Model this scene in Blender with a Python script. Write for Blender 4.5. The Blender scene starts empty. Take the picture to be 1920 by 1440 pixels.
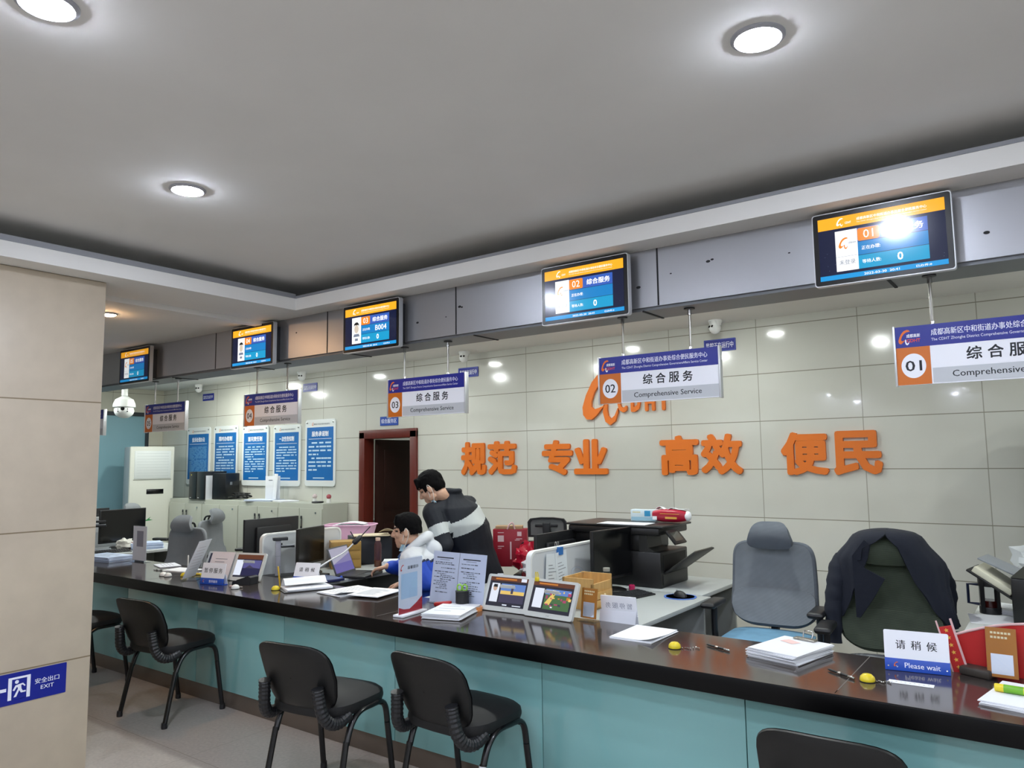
import bpy, bmesh, math, random
from mathutils import Vector as V, Matrix as M, Euler, noise
from mathutils.geometry import tessellate_polygon

random.seed(7)
SC = bpy.context.scene
COL = SC.collection
PI = math.pi

# ------------------------------------------------------------------ camera, world, exposure
yaw, pitch, roll = math.radians(36.302), math.radians(5.827), math.radians(-0.712)
cy, sy = math.cos(yaw), math.sin(yaw)
fwd = V((-sy*math.cos(pitch), cy*math.cos(pitch), math.sin(pitch)))
rt0 = V((cy, sy, 0)); up0 = rt0.cross(fwd)
rt = rt0*math.cos(roll) + up0*math.sin(roll)
upv = -rt0*math.sin(roll) + up0*math.cos(roll)
cam_d = bpy.data.cameras.new('camera'); cam = bpy.data.objects.new('camera', cam_d); COL.objects.link(cam)
cam.matrix_world = M(((rt.x, upv.x, -fwd.x, 0), (rt.y, upv.y, -fwd.y, 0), (rt.z, upv.z, -fwd.z, 1.6), (0, 0, 0, 1)))
cam_d.sensor_width = 36.0; cam_d.sensor_fit = 'HORIZONTAL'; cam_d.lens = 36.0*1401.5/1920.0
cam_d.clip_start = 0.05
SC.camera = cam
w = bpy.data.worlds.new('world'); SC.world = w; w.use_nodes = True
w.node_tree.nodes['Background'].inputs[0].default_value = (0.9, 0.95, 1.0, 1)
w.node_tree.nodes['Background'].inputs[1].default_value = 0.05
vs = SC.view_settings
vs.view_transform = 'Standard'; vs.look = 'None'; vs.gamma = 1.0; vs.use_curve_mapping = False
vs.exposure = 0.0
cyc = SC.cycles
cyc.max_bounces = 8; cyc.diffuse_bounces = 4; cyc.glossy_bounces = 4; cyc.transmission_bounces = 6
cyc.sample_clamp_indirect = 6.0; cyc.caustics_reflective = False; cyc.caustics_refractive = False
HALL, OFFICE, WARM = 470.0, 520.0, 480.0       # emission of the downlight lenses

# ------------------------------------------------------------------ materials
def lin(h):
    h = h.lstrip('#'); c = [int(h[i:i+2], 16)/255 for i in (0, 2, 4)]
    return tuple(x/12.92 if x <= .04045 else ((x+.055)/1.055)**2.4 for x in c) + (1,)
MATS = {}
def mat(name, col, rough=.5, metal=0., spec=.5, coat=0., var=0., vscale=8., bump=0., bscale=60., trans=0., alpha=1., aniso=None):
    if name in MATS: return MATS[name]
    m = bpy.data.materials.new(name); m.use_nodes = True; nt = m.node_tree; b = nt.nodes['Principled BSDF']
    b.inputs['Base Color'].default_value = lin(col); b.inputs['Roughness'].default_value = rough
    b.inputs['Metallic'].default_value = metal; b.inputs['Specular IOR Level'].default_value = spec
    b.inputs['Coat Weight'].default_value = coat; b.inputs['Coat Roughness'].default_value = .05
    b.inputs['Transmission Weight'].default_value = trans; b.inputs['Alpha'].default_value = alpha
    if var > 0 or bump > 0:
        tc = nt.nodes.new('ShaderNodeTexCoord')
        mp = nt.nodes.new('ShaderNodeMapping'); nt.links.new(tc.outputs['Object'], mp.inputs[0])
        if aniso: mp.inputs['Scale'].default_value = aniso
    if var > 0:
        n = nt.nodes.new('ShaderNodeTexNoise'); n.inputs['Scale'].default_value = vscale; n.inputs['Detail'].default_value = 6
        nt.links.new(mp.outputs[0], n.inputs['Vector'])
        r = nt.nodes.new('ShaderNodeMapRange'); r.inputs[1].default_value = .3; r.inputs[2].default_value = .7
        r.inputs[3].default_value = 1-var; r.inputs[4].default_value = 1+var
        nt.links.new(n.outputs['Fac'], r.inputs[0])
        x = nt.nodes.new('ShaderNodeMix'); x.data_type = 'RGBA'; x.blend_type = 'MULTIPLY'; x.inputs[0].default_value = 1
        x.inputs[6].default_value = lin(col); nt.links.new(r.outputs[0], x.inputs[7]); nt.links.new(x.outputs[2], b.inputs['Base Color'])
    if bump > 0:
        n2 = nt.nodes.new('ShaderNodeTexNoise'); n2.inputs['Scale'].default_value = bscale; n2.inputs['Detail'].default_value = 4
        nt.links.new(mp.outputs[0], n2.inputs['Vector'])
        bp = nt.nodes.new('ShaderNodeBump'); bp.inputs['Strength'].default_value = bump; bp.inputs['Distance'].default_value = .01
        nt.links.new(n2.outputs['Fac'], bp.inputs['Height']); nt.links.new(bp.outputs[0], b.inputs['Normal'])
    MATS[name] = m; return m
def emis(name, col, s=1.0, base='#101014', rough=.15):
    if name in MATS: return MATS[name]
    m = bpy.data.materials.new(name); m.use_nodes = True; b = m.node_tree.nodes['Principled BSDF']
    b.inputs['Base Color'].default_value = lin(base); b.inputs['Roughness'].default_value = rough
    b.inputs['Emission Color'].default_value = lin(col); b.inputs['Emission Strength'].default_value = s
    MATS[name] = m; return m
def fabric(name, c1, c2, scale=260., rough=.9, axis='Z'):
    if name in MATS: return MATS[name]
    m = bpy.data.materials.new(name); m.use_nodes = True; nt = m.node_tree; b = nt.nodes['Principled BSDF']
    tc = nt.nodes.new('ShaderNodeTexCoord'); wv = nt.nodes.new('ShaderNodeTexWave'); wv.bands_direction = axis
    wv.inputs['Scale'].default_value = scale; wv.inputs['Distortion'].default_value = 1.0; wv.inputs['Detail'].default_value = 2
    nt.links.new(tc.outputs['Object'], wv.inputs['Vector'])
    ns = nt.nodes.new('ShaderNodeTexNoise'); ns.inputs['Scale'].default_value = 14; nt.links.new(tc.outputs['Object'], ns.inputs['Vector'])
    ad = nt.nodes.new('ShaderNodeMath'); ad.operation = 'MULTIPLY_ADD'; nt.links.new(ns.outputs['Fac'], ad.inputs[0]); ad.inputs[1].default_value = .5
    nt.links.new(wv.outputs['Fac'], ad.inputs[2])
    x = nt.nodes.new('ShaderNodeMix'); x.data_type = 'RGBA'; x.inputs[6].default_value = lin(c1); x.inputs[7].default_value = lin(c2)
    nt.links.new(ad.outputs[0], x.inputs[0]); nt.links.new(x.outputs[2], b.inputs['Base Color']); b.inputs['Roughness'].default_value = rough
    b.inputs['Specular IOR Level'].default_value = .2
    MATS[name] = m; return m

def joints_mat(name, col, jcol, sx, sz, ox, oz, axes, rough=.2, var=.03, tone=.04, jw=.006, nscale=3., namt=.05, coat=0., stain=None, bumpy=0., vertical=True):
    """tiles laid out in world metres: axes = which two coordinates run along and up the surface"""
    m = bpy.data.materials.new(name); m.use_nodes = True; nt = m.node_tree; b = nt.nodes['Principled BSDF']; L = nt.links.new
    g = nt.nodes.new('ShaderNodeNewGeometry'); s = nt.nodes.new('ShaderNodeSeparateXYZ'); L(g.outputs['Position'], s.inputs[0])
    def mth(op, a, bb=None):
        n = nt.nodes.new('ShaderNodeMath'); n.operation = op
        for k, v in enumerate((a, bb)):
            if v is None: continue
            if isinstance(v, (int, float)): n.inputs[k].default_value = v
            else: L(v, n.inputs[k])
        return n.outputs[0]
    A, B = s.outputs[axes[0]], s.outputs[axes[1]]
    u = mth('DIVIDE', mth('SUBTRACT', A, ox), sx); v = mth('DIVIDE', mth('SUBTRACT', B, oz), sz)
    fu, fv = mth('FLOOR', u), mth('FLOOR', v)
    def edge(t, f, size):
        d = mth('SUBTRACT', t, f); d2 = mth('MINIMUM', d, mth('SUBTRACT', 1.0, d))
        return mth('LESS_THAN', mth('MULTIPLY', d2, size), jw/2)
    e = edge(v, fv, sz)
    if vertical: e = mth('MAXIMUM', mth('MULTIPLY', edge(u, fu, sx), .75), e)
    cmb = nt.nodes.new('ShaderNodeCombineXYZ'); L(fu, cmb.inputs[0]); L(fv, cmb.inputs[1])
    wn = nt.nodes.new('ShaderNodeTexWhiteNoise'); L(cmb.outputs[0], wn.inputs['Vector'])
    ns = nt.nodes.new('ShaderNodeTexNoise'); ns.inputs['Scale'].default_value = nscale; ns.inputs['Detail'].default_value = 8; L(g.outputs['Position'], ns.inputs['Vector'])
    val = mth('ADD', mth('MULTIPLY', mth('SUBTRACT', wn.outputs['Value'], .5), tone*2), mth('MULTIPLY', mth('SUBTRACT', ns.outputs['Fac'], .5), namt*2))
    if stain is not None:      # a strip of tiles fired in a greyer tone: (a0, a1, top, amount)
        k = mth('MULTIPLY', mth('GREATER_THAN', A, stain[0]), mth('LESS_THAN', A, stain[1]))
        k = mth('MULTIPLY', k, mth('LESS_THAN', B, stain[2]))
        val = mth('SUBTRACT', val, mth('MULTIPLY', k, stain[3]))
    x = nt.nodes.new('ShaderNodeMix'); x.data_type = 'RGBA'; x.blend_type = 'MULTIPLY'; x.inputs[0].default_value = 1
    x.inputs[6].default_value = lin(col); L(mth('ADD', val, 1.0), x.inputs[7])
    y = nt.nodes.new('ShaderNodeMix'); y.data_type = 'RGBA'; L(e, y.inputs[0]); L(x.outputs[2], y.inputs[6]); y.inputs[7].default_value = lin(jcol)
    L(y.outputs[2], b.inputs['Base Color']); b.inputs['Roughness'].default_value = rough; b.inputs['Coat Weight'].default_value = coat; b.inputs['Coat Roughness'].default_value = .03
    if bumpy:
        bp = nt.nodes.new('ShaderNodeBump'); bp.inputs['Strength'].default_value = bumpy; bp.inputs['Distance'].default_value = .004
        L(ns.outputs['Fac'], bp.inputs['Height']); L(bp.outputs[0], b.inputs['Normal'])
    MATS[name] = m; return m

# ------------------------------------------------------------------ mesh builder
TXT = {}
def text_geo(s, off=0., ext=0.):
    k = (s, off, ext)
    if k in TXT: return TXT[k]
    c = bpy.data.curves.new('t', 'FONT'); c.body = s; c.extrude = ext; c.resolution_u = 2
    o = bpy.data.objects.new('t', c); COL.objects.link(o); bpy.context.view_layer.update()
    dg = bpy.context.evaluated_depsgraph_get(); me = bpy.data.meshes.new_from_object(o.evaluated_get(dg))
    vs_ = [(v.co.x, -v.co.z, v.co.y) for v in me.vertices]; fs = [tuple(p.vertices) for p in me.polygons]
    COL.objects.unlink(o); bpy.data.objects.remove(o); bpy.data.curves.remove(c); bpy.data.meshes.remove(me)
    if off > 0:            # heavier strokes: the same outlines set a little apart
        d = off if off < .02 else off*.75; ds = [(d, 0), (-d, 0)] if off < .02 else [(d, d), (-d, d), (d, -d), (-d, -d)]+([(0, 0), (d*1.3, 0), (-d*1.3, 0), (0, d*1.3), (0, -d*1.3)] if off > .03 else [])
        n = len(vs_); v2 = []; f2 = []
        for k_, (dx, dz) in enumerate(ds): v2 += [(v[0]+dx, v[1]-k_*.0002, v[2]+dz) for v in vs_]; f2 += [tuple(i+n*k_ for i in f) for f in fs]
        vs_, fs = v2, f2
    xs = [v[0] for v in vs_]; zs = [v[2] for v in vs_]
    TXT[k] = (vs_, fs, min(xs), max(xs), min(zs), max(zs)); return TXT[k]

def rot(ax=0, ay=0, az=0): return Euler((math.radians(ax), math.radians(ay), math.radians(az))).to_matrix().to_4x4()
def loc(*p): return M.Translation(V(p))
def rrect(w_, h_, r, n=5):
    pts = []
    for cx, cz, a0 in ((w_/2-r, h_/2-r, 0), (-w_/2+r, h_/2-r, 90), (-w_/2+r, -h_/2+r, 180), (w_/2-r, -h_/2+r, 270)):
        for i in range(n+1):
            a = math.radians(a0+90*i/n); pts.append((cx+r*math.cos(a), cz+r*math.sin(a)))
    return pts
def circ(r, n=32, sx=1, sz=1): return [(r*sx*math.cos(2*PI*i/n), r*sz*math.sin(2*PI*i/n)) for i in range(n)]
def spline(pts, n=6):
    pts = [V(p) for p in pts]; out = []
    for i in range(len(pts)-1):
        p0, p1, p2, p3 = pts[max(i-1, 0)], pts[i], pts[i+1], pts[min(i+2, len(pts)-1)]
        for k in range(n):
            t = k/n
            out.append(.5*((2*p1)+(p2-p0)*t+(2*p0-5*p1+4*p2-p3)*t*t+(3*p1-p0-3*p2+p3)*t**3))
    return out+[pts[-1]]

class MB:
    def __init__(s, T=None): s.v = []; s.f = []; s.mi = []; s.mats = []; s.T = T or M.Identity(4)
    def add(s, vs_, fs, m, T=None):
        if m not in s.mats: s.mats.append(m)
        k = s.mats.index(m); T = s.T @ T if T is not None else s.T; b = len(s.v)
        s.v += [T @ V(p) for p in vs_]; s.f += [tuple(i+b for i in f) for f in fs]; s.mi += [k]*len(fs); return s
    def box(s, x0, x1, y0, y1, z0, z1, m, bev=0., T=None, seg=2):
        if bev > 0:
            bm = bmesh.new(); bmesh.ops.create_cube(bm, size=1)
            for v in bm.verts: v.co = V(((x0+x1)/2+v.co.x*(x1-x0), (y0+y1)/2+v.co.y*(y1-y0), (z0+z1)/2+v.co.z*(z1-z0)))
            bmesh.ops.bevel(bm, geom=bm.edges[:], offset=bev, segments=seg, profile=.5, affect='EDGES')
            vs_ = [v.co.copy() for v in bm.verts]; bm.verts.index_update(); fs = [[v.index for v in f.verts] for f in bm.faces]; bm.free()
            return s.add(vs_, fs, m, T)
        vs_ = [(x, y, z) for z in (z0, z1) for y in (y0, y1) for x in (x0, x1)]
        return s.add(vs_, [(0, 2, 3, 1), (4, 5, 7, 6), (0, 1, 5, 4), (2, 6, 7, 3), (0, 4, 6, 2), (1, 3, 7, 5)], m, T)
    def prism(s, poly, y0, y1, m, T=None, holes=()):
        n = len(poly); rings = [poly]+list(holes); flat = [p for r in rings for p in r]; N = len(flat)
        tri = tessellate_polygon([[V((p[0], p[1], 0)) for p in r] for r in rings])
        vs_ = [(p[0], y0, p[1]) for p in flat]+[(p[0], y1, p[1]) for p in flat]
        fs = [tuple(t) for t in tri]+[tuple(i+N for i in reversed(t)) for t in tri]
        b = 0
        for r in rings:
            for i in range(len(r)):
                j = (i+1) % len(r); fs.append((b+i, b+j, b+j+N, b+i+N))
            b += len(r)
        return s.add(vs_, fs, m, T)
    def flat(s, poly, y, m, T=None):
        tri = tessellate_polygon([[V((p[0], p[1], 0)) for p in poly]])
        return s.add([(p[0], y, p[1]) for p in poly], [tuple(t) for t in tri], m, T)
    def rect(s, x0, x1, z0, z1, y, m, T=None): return s.add([(x0, y, z0), (x1, y, z0), (x1, y, z1), (x0, y, z1)], [(0, 1, 2, 3)], m, T)
    def text(s, t, m, cx, cz, h=None, w_=None, y=0., off=.012, T=None, ext=0., mirror=False, sp=0.):
        vs_, fs, a, b, c, d = text_geo(t, off, ext)
        k = 1.0
        kz = h/(d-c) if h else None; kx = w_/(b-a) if w_ else None
        if kz is None: kz = kx
        if kx is None: kx = kz
        sg = -1 if mirror else 1
        return s.add([(cx+sg*(v[0]-(a+b)/2)*kx, y+v[1]*kz, cz+(v[2]-(c+d)/2)*kz) for v in vs_], fs, m, T)
    def lathe(s, prof, m, n=24, T=None):
        vs_ = []; fs = []
        for r, z in prof: vs_ += [(r*math.cos(2*PI*i/n), r*math.sin(2*PI*i/n), z) for i in range(n)]
        for k in range(len(prof)-1):
            for i in range(n):
                j = (i+1) % n; fs.append((k*n+i, k*n+j, (k+1)*n+j, (k+1)*n+i))
        if prof[0][0] > 1e-5: fs.append(tuple(range(n))[::-1])
        if prof[-1][0] > 1e-5: fs.append(tuple((len(prof)-1)*n+i for i in range(n)))
        return s.add(vs_, fs, m, T)
    def tube(s, pts, r, m, n=8, T=None, flat=1.0):
        pts = [V(p) for p in pts]; rs = r if isinstance(r, (list, tuple)) else [r]*len(pts); vs_ = []; fs = []; up = None
        for i, p in enumerate(pts):
            t = (pts[min(i+1, len(pts)-1)]-pts[max(i-1, 0)]).normalized()
            if up is None: up = V((0, 0, 1)) if abs(t.z) < .9 else V((1, 0, 0))
            a = t.cross(up); a.normalize(); up = a.cross(t); up.normalize()
            vs_ += [p+(a*math.cos(2*PI*k/n)+up*flat*math.sin(2*PI*k/n))*rs[i] for k in range(n)]
        for i in range(len(pts)-1):
            for k in range(n):
                j = (k+1) % n; fs.append((i*n+k, i*n+j, (i+1)*n+j, (i+1)*n+k))
        fs += [tuple(range(n))[::-1], tuple((len(pts)-1)*n+k for k in range(n))]
        return s.add(vs_, fs, m, T)
    def ball(s, c, r, m, T=None, n=16, k=10, R=None):
        r = r if isinstance(r, (list, tuple)) else (r, r, r); vs_ = []; fs = []; c = V(c); R = R or M.Identity(3)
        for i in range(k+1):
            a = -PI/2+PI*i/k
            for j in range(n):
                b = 2*PI*j/n; q = V((r[0]*math.cos(a)*math.cos(b), r[1]*math.cos(a)*math.sin(b), r[2]*math.sin(a)))
                vs_.append(c+R @ q)
        for i in range(k):
            for j in range(n): fs.append((i*n+j, i*n+(j+1) % n, (i+1)*n+(j+1) % n, (i+1)*n+j))
        return s.add(vs_, fs, m, T)
    def cap(s, p0, p1, r0, r1, m, n=12, T=None):
        p0, p1 = V(p0), V(p1); d = p1-p0; L = d.length; t = d/L if L > 1e-6 else V((0, 0, 1))
        pts = []; rs = []
        for i in range(1, 5):
            a = PI/2*(1-i/4); pts.append(p0-t*r0*math.sin(a)); rs.append(max(r0*math.cos(a), .0005))
        for i in range(0, 4):
            a = PI/2*i/3.999; pts.append(p1+t*r1*math.sin(a)); rs.append(max(r1*math.cos(a), .0005))
        return s.tube(pts, rs, m, n, T)
    def surf(s, fn, nu, nv, m, th=.0, T=None, close=False):
        if close: return s.ring_surf(fn, nu, nv, m, th, T)
        P = [[V(fn(i/nu, j/nv)) for j in range(nv+1)] for i in range(nu+1)]
        vs_ = [p for r in P for p in r]; W = nv+1; fs = []
        for i in range(nu):
            for j in range(nv): fs.append((i*W+j, (i+1)*W+j, (i+1)*W+j+1, i*W+j+1))
        if th:
            N = []
            for i in range(nu+1):
                for j in range(nv+1):
                    a = P[min(i+1, nu)][j]-P[max(i-1, 0)][j]; b = P[i][min(j+1, nv)]-P[i][max(j-1, 0)]
                    c = a.cross(b); N.append(c.normalized() if c.length > 1e-9 else V((0, 0, 1)))
            b0 = len(vs_); vs_ = vs_+[p+n*th for p, n in zip(vs_, N)]
            fs += [tuple(b0+i for i in reversed(f)) for f in fs]
            edge = [i*W for i in range(nu+1)]+[nu*W+j for j in range(1, nv+1)]+[i*W+nv for i in range(nu-1, -1, -1)]+[j for j in range(nv-1, 0, -1)]
            for k in range(len(edge)):
                a, b = edge[k], edge[(k+1) % len(edge)]; fs.append((a, b, b+b0, a+b0))
        return s.add(vs_, fs, m, T)
    def ring_surf(s, fn, nu, nv, m, th, T):
        """a disc-like sheet: u runs round (wrapping), v from the middle to the rim; th gives it a back and a rim"""
        P = [[V(fn(i/nu, max(j/nv, .04 if j == 0 else 0))) for j in range(nv+1)] for i in range(nu)]; W = nv+1
        vs_ = [p for r in P for p in r]; c = sum((P[i][0] for i in range(nu)), V())/nu; k = len(vs_); vs_.append(c); fs = []
        for i in range(nu):
            a, b = i, (i+1) % nu; fs.append((k, a*W, b*W))
            for j in range(nv): fs.append((a*W+j, a*W+j+1, b*W+j+1, b*W+j))
        if th:
            N = []
            for i in range(nu):
                for j in range(nv+1):
                    a = P[(i+1) % nu][j]-P[i-1][j]; b = P[i][min(j+1, nv)]-P[i][max(j-1, 0)]; x = a.cross(b); N.append(x.normalized() if x.length > 1e-9 else V((0, 1, 0)))
            N.append(sum(N[0::W], V()).normalized()); n0 = len(vs_); vs_ = vs_+[p+q*th for p, q in zip(vs_, N)]; fs += [tuple(n0+i for i in reversed(f)) for f in fs]
            for i in range(nu): a, b = i*W+nv, ((i+1) % nu)*W+nv; fs.append((a, a+n0, b+n0, b))
        return s.add(vs_, fs, m, T)
    def mesh(s, name, sharp=35):
        me = bpy.data.meshes.new(name); me.from_pydata([tuple(p) for p in s.v], [], s.f)
        for m in s.mats: me.materials.append(m)
        me.polygons.foreach_set('material_index', s.mi); me.polygons.foreach_set('use_smooth', [True]*len(s.f))
        me.update(); me.set_sharp_from_angle(angle=math.radians(sharp)); return me
    def build(s, name, parent=None, sharp=35, at=None):
        me = s.mesh(name, sharp)
        if at is not None: me.transform(M.Translation(-V(at)))
        o = bpy.data.objects.new(name, me); COL.objects.link(o)
        if at is not None: o.location = at
        if parent is not None: o.parent = parent
        return o
def tag(o, label, cat, group=None):
    o['label'] = label; o['category'] = cat
    if group: o['group'] = group
    return o
def thing(name, label, cat, p=(0, 0, 0), rz=0., group=None):
    o = bpy.data.objects.new(name, None); COL.objects.link(o); o.location = p; o.rotation_euler = (0, 0, math.radians(rz))
    o.empty_display_size = .1
    return tag(o, label, cat, group)
def struct(name, mb, parent=None):
    o = mb.build(name, parent)
    if parent is None: o['kind'] = 'structure'
    return o
def one(name, label, cat, mb, p, rz=0., group=None):
    o = mb.build(name); o.location = p; o.rotation_euler = (0, 0, math.radians(rz)); return tag(o, label, cat, group)
def dup(root, p, rz, label, group=None):
    r = root.copy(); COL.objects.link(r); r.location = p; r.rotation_euler = (0, 0, math.radians(rz)); r['label'] = label
    if group: r['group'] = group
    for ch in list(root.children):
        c = ch.copy(); COL.objects.link(c); c.parent = r
        for g in ch.children:
            d = g.copy(); COL.objects.link(d); d.parent = c
    return r

# ------------------------------------------------------------------ palette
WHITE = mat('white_plastic', '#e6e8e6', .4); PAPER = mat('paper', '#eceef2', .8); PAPER2 = mat('paper_grey', '#dfe2ea', .8)
BLACK = mat('black_plastic', '#16171a', .45); BLACKG = mat('black_gloss', '#0c0d10', .18); DARK = mat('charcoal_plastic', '#25272b', .5)
GREYP = mat('grey_plastic', '#8b9096', .45); CHROME = mat('chrome', '#c8c8c8', .2, 1.0); STEEL = mat('brushed_steel', '#a9a7a0', .35, 1.0)
NAVY = mat('sign_navy', '#10208c', .35); ORANGE = mat('sign_orange', '#cf6d12', .4); SIGNW = mat('sign_white', '#f3f5fb', .35)
SIGNG = mat('sign_silver', '#c4c8cc', .35); INK = mat('ink', '#191d24', .6); INKG = mat('ink_grey', '#7b8088', .7); LETW = mat('lettering_white', '#eef1ff', .5)
ALU = mat('aluminium_edge', '#d5d8da', .35, .6); ORLET = mat('raised_orange', '#e0731a', .45); LOGOR = mat('logo_orange', '#e8711c', .5); LOGRED = mat('logo_red', '#d8443a', .5)
RED = mat('red_plastic', '#b02323', .4); YEL = mat('yellow_plastic', '#e6cf2e', .35); GREEN = mat('lime_rubber', '#7fb52c', .6); BLUE = mat('blue_plastic', '#1b4db8', .4)

def acrylic():
    m = bpy.data.materials.new('clear_acrylic'); m.use_nodes = True; nt = m.node_tree; nt.nodes.remove(nt.nodes['Principled BSDF'])
    a = nt.nodes.new('ShaderNodeBsdfTransparent'); a.inputs[0].default_value = (.95, .97, 1, 1); g = nt.nodes.new('ShaderNodeBsdfGlossy'); g.inputs['Roughness'].default_value = .04
    l = nt.nodes.new('ShaderNodeLayerWeight'); l.inputs[0].default_value = .5; pw = nt.nodes.new('ShaderNodeMath'); pw.operation = 'POWER'; pw.inputs[1].default_value = 4.0; nt.links.new(l.outputs['Facing'], pw.inputs[0]); x = nt.nodes.new('ShaderNodeMixShader'); L_ = nt.links.new
    L_(pw.outputs[0], x.inputs[0]); L_(a.outputs[0], x.inputs[1]); L_(g.outputs[0], x.inputs[2]); L_(x.outputs[0], nt.nodes['Material Output'].inputs[0]); return m
ACR = acrylic(); PLUMB = mat('poster_blue', '#1668b0', .4)
CREAM = mat('painted_ceiling', '#e6e5e1', .85, var=.03, vscale=2)

# ------------------------------------------------------------------ setting
FLOORM = joints_mat('granite_floor', '#a8a098', '#84796c', .8, .8, 0, 0, (0, 1), rough=.34, tone=.015, jw=.004, nscale=55., namt=.28)
b = MB(); b.box(-14, 4.6, -7.1, 9.2, -.06, 0, FLOORM); struct('floor', b)
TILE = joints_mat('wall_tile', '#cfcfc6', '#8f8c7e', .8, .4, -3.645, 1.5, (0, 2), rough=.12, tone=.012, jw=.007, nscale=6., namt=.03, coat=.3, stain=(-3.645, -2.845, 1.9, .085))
b = MB(); DX0, DX1, DZ = -6.92, -6.0, 1.965
b.box(-11.7, DX0, 6.3, 6.4, 0, 2.85, TILE); b.box(DX1, 4.6, 6.3, 6.4, 0, 2.85, TILE); b.box(DX0, DX1, 6.3, 6.4, DZ, 2.85, TILE); struct('wall_back', b)
TILEL = joints_mat('wall_tile_side', '#cbc8b8', '#8f8c7e', .8, .4, 6.3, 1.5, (1, 2), rough=.15, tone=.012, jw=.007, nscale=6., namt=.03)
PAINT = mat('wall_paint', '#e2e2da', .6, var=.02, vscale=3)
b = MB(); b.box(-11.65, -11.53, 6.07, 6.3, 0, 2.85, TILEL); b.box(-11.65, -11.53, 2.4, 6.07, 2.41, 2.85, TILEL); b.box(-11.65, -11.53, -7.1, 2.4, 0, 2.85, TILEL); struct('wall_left', b)
b = MB(); b.box(4.5, 4.6, -7.1, 6.3, 0, 2.9, PAINT); struct('wall_right', b)
b = MB(); b.box(-14, 4.6, -7.1, -7.0, 0, 2.9, PAINT); struct('wall_front', b)
# frosted glass partition in the left wall
TEAL = mat('frosted_glass', '#8db6c2', .25, var=.04, vscale=1.5); FRM = mat('dark_frame', '#2b3238', .4)
b = MB(); b.box(-11.60, -11.545, 2.4, 6.07, 0, 2.36, TEAL); wn = b.build('window_1'); wn['kind'] = 'structure'
b = MB(); b.box(-11.62, -11.525, 2.4, 6.07, 2.35, 2.41, FRM); b.box(-11.62, -11.525, 6.02, 6.07, 0, 2.35, FRM); b.box(-11.62, -11.525, 4.18, 4.23, 0, 2.35, FRM); b.build('window_frame', wn)
# pillar
TRAV = joints_mat('pillar_stone', '#c3b6a2', '#86775f', 3.0, .684, 1.0, .58, (1, 2), rough=.42, tone=.0, jw=.007, nscale=9., namt=.12, bumpy=.25)
b = MB(); b.box(-5.2, -4.312, .9, 1.995, 0, 2.632, TRAV, .004); struct('pillar', b)
# ceilings: hall recess with an unlit cove, lower border, office ceiling
b = MB()
b.box(-4.64, 4.6, -7.1, 3.66, 2.83, 2.9, CREAM)
b.box(-4.72, -4.64, -7.1, 3.72, 2.6, 2.9, CREAM); b.box(-4.72, 4.6, 3.58, 3.72, 2.6, 2.9, CREAM)
b.box(-14, -4.14, -7.1, 3.33, 2.632, 2.712, CREAM); b.box(-4.14, 4.6, 3.163, 3.34, 2.632, 2.712, CREAM); struct('ceiling', b)
b = MB(); b.box(-14, 4.6, 3.5, 6.4, 2.77, 2.84, CREAM); o = b.build('ceiling_office'); o['kind'] = 'structure'
LIPM = mat('lip_moulding', '#8d8f94', .6)
b = MB(); b.box(-4.165, -4.135, -7.1, 3.158, 2.712, 2.742, LIPM); b.box(-4.165, 4.6, 3.158, 3.185, 2.712, 2.728, LIPM); struct('trim_1', b)
# aluminium fascia above the counter
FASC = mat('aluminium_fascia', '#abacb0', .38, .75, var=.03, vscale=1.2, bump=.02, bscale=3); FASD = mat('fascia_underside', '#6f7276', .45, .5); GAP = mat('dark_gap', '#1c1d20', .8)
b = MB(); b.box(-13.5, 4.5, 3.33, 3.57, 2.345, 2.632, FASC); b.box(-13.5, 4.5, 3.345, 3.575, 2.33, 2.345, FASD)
for x in (-8.05, -6.7, -5.347, -4.01, -2.852, -1.55, 1.2): b.box(x-.004, x+.004, 3.328, 3.334, 2.346, 2.632, GAP)
for x in (-6.0, -4.93, -3.837, -2.728, -1.64, -.541, .55): b.box(x-.006, x+.006, 3.345, 3.575, 2.326, 2.334, GAP)
b.box(-.72, -.541, 3.335, 3.35, 2.322, 2.331, GAP)
for x, z, r in ((-.182, 2.445, .008), (-1.29, 2.521, .008), (-1.27, 2.527, .006), (-1.48, 2.493, .004), (-1.655, 2.45, .009), (-2.823, 2.508, .009), (-2.805, 2.503, .006), (-3.164, 2.453, .008), (-4.344, 2.522, .006), (-6.405, 2.488, .008), (-.918, 2.496, .004), (-2.93, 2.46, .004)):
    b.flat([(x+p[0], z+p[1]) for p in circ(r, 10, 1.4, .8)], 3.3285, GAP)
struct('trim_2', b)
# door with its frame and the open leaf; the little room behind it
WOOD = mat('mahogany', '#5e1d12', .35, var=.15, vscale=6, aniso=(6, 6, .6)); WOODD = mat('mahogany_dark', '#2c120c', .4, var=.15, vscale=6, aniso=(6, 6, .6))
b = MB()
for x0, x1 in ((DX0-.02, DX0+.075), (DX1-.085, DX1+.02)): b.box(x0, x1, 6.27, 6.43, 0, DZ-.005, WOOD, .006)
b.box(DX0-.02, DX1+.02, 6.27, 6.43, DZ-.085, DZ+.02, WOOD, .006); dr = b.build('door_1'); dr['kind'] = 'structure'
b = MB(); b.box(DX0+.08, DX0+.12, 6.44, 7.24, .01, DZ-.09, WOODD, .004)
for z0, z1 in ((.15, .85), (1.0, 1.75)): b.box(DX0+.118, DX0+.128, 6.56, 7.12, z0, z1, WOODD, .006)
lf = b.build('door_leaf', dr)
b = MB(); b.box(DX0+.12, DX0+.135, 7.12, 7.16, .9, 1.1, STEEL, .004); b.tube([(DX0+.13, 7.14, 1.02), (DX0+.17, 7.14, 1.02), (DX0+.17, 7.02, 1.02)], .009, STEEL); b.build('door_handle', lf)
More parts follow.
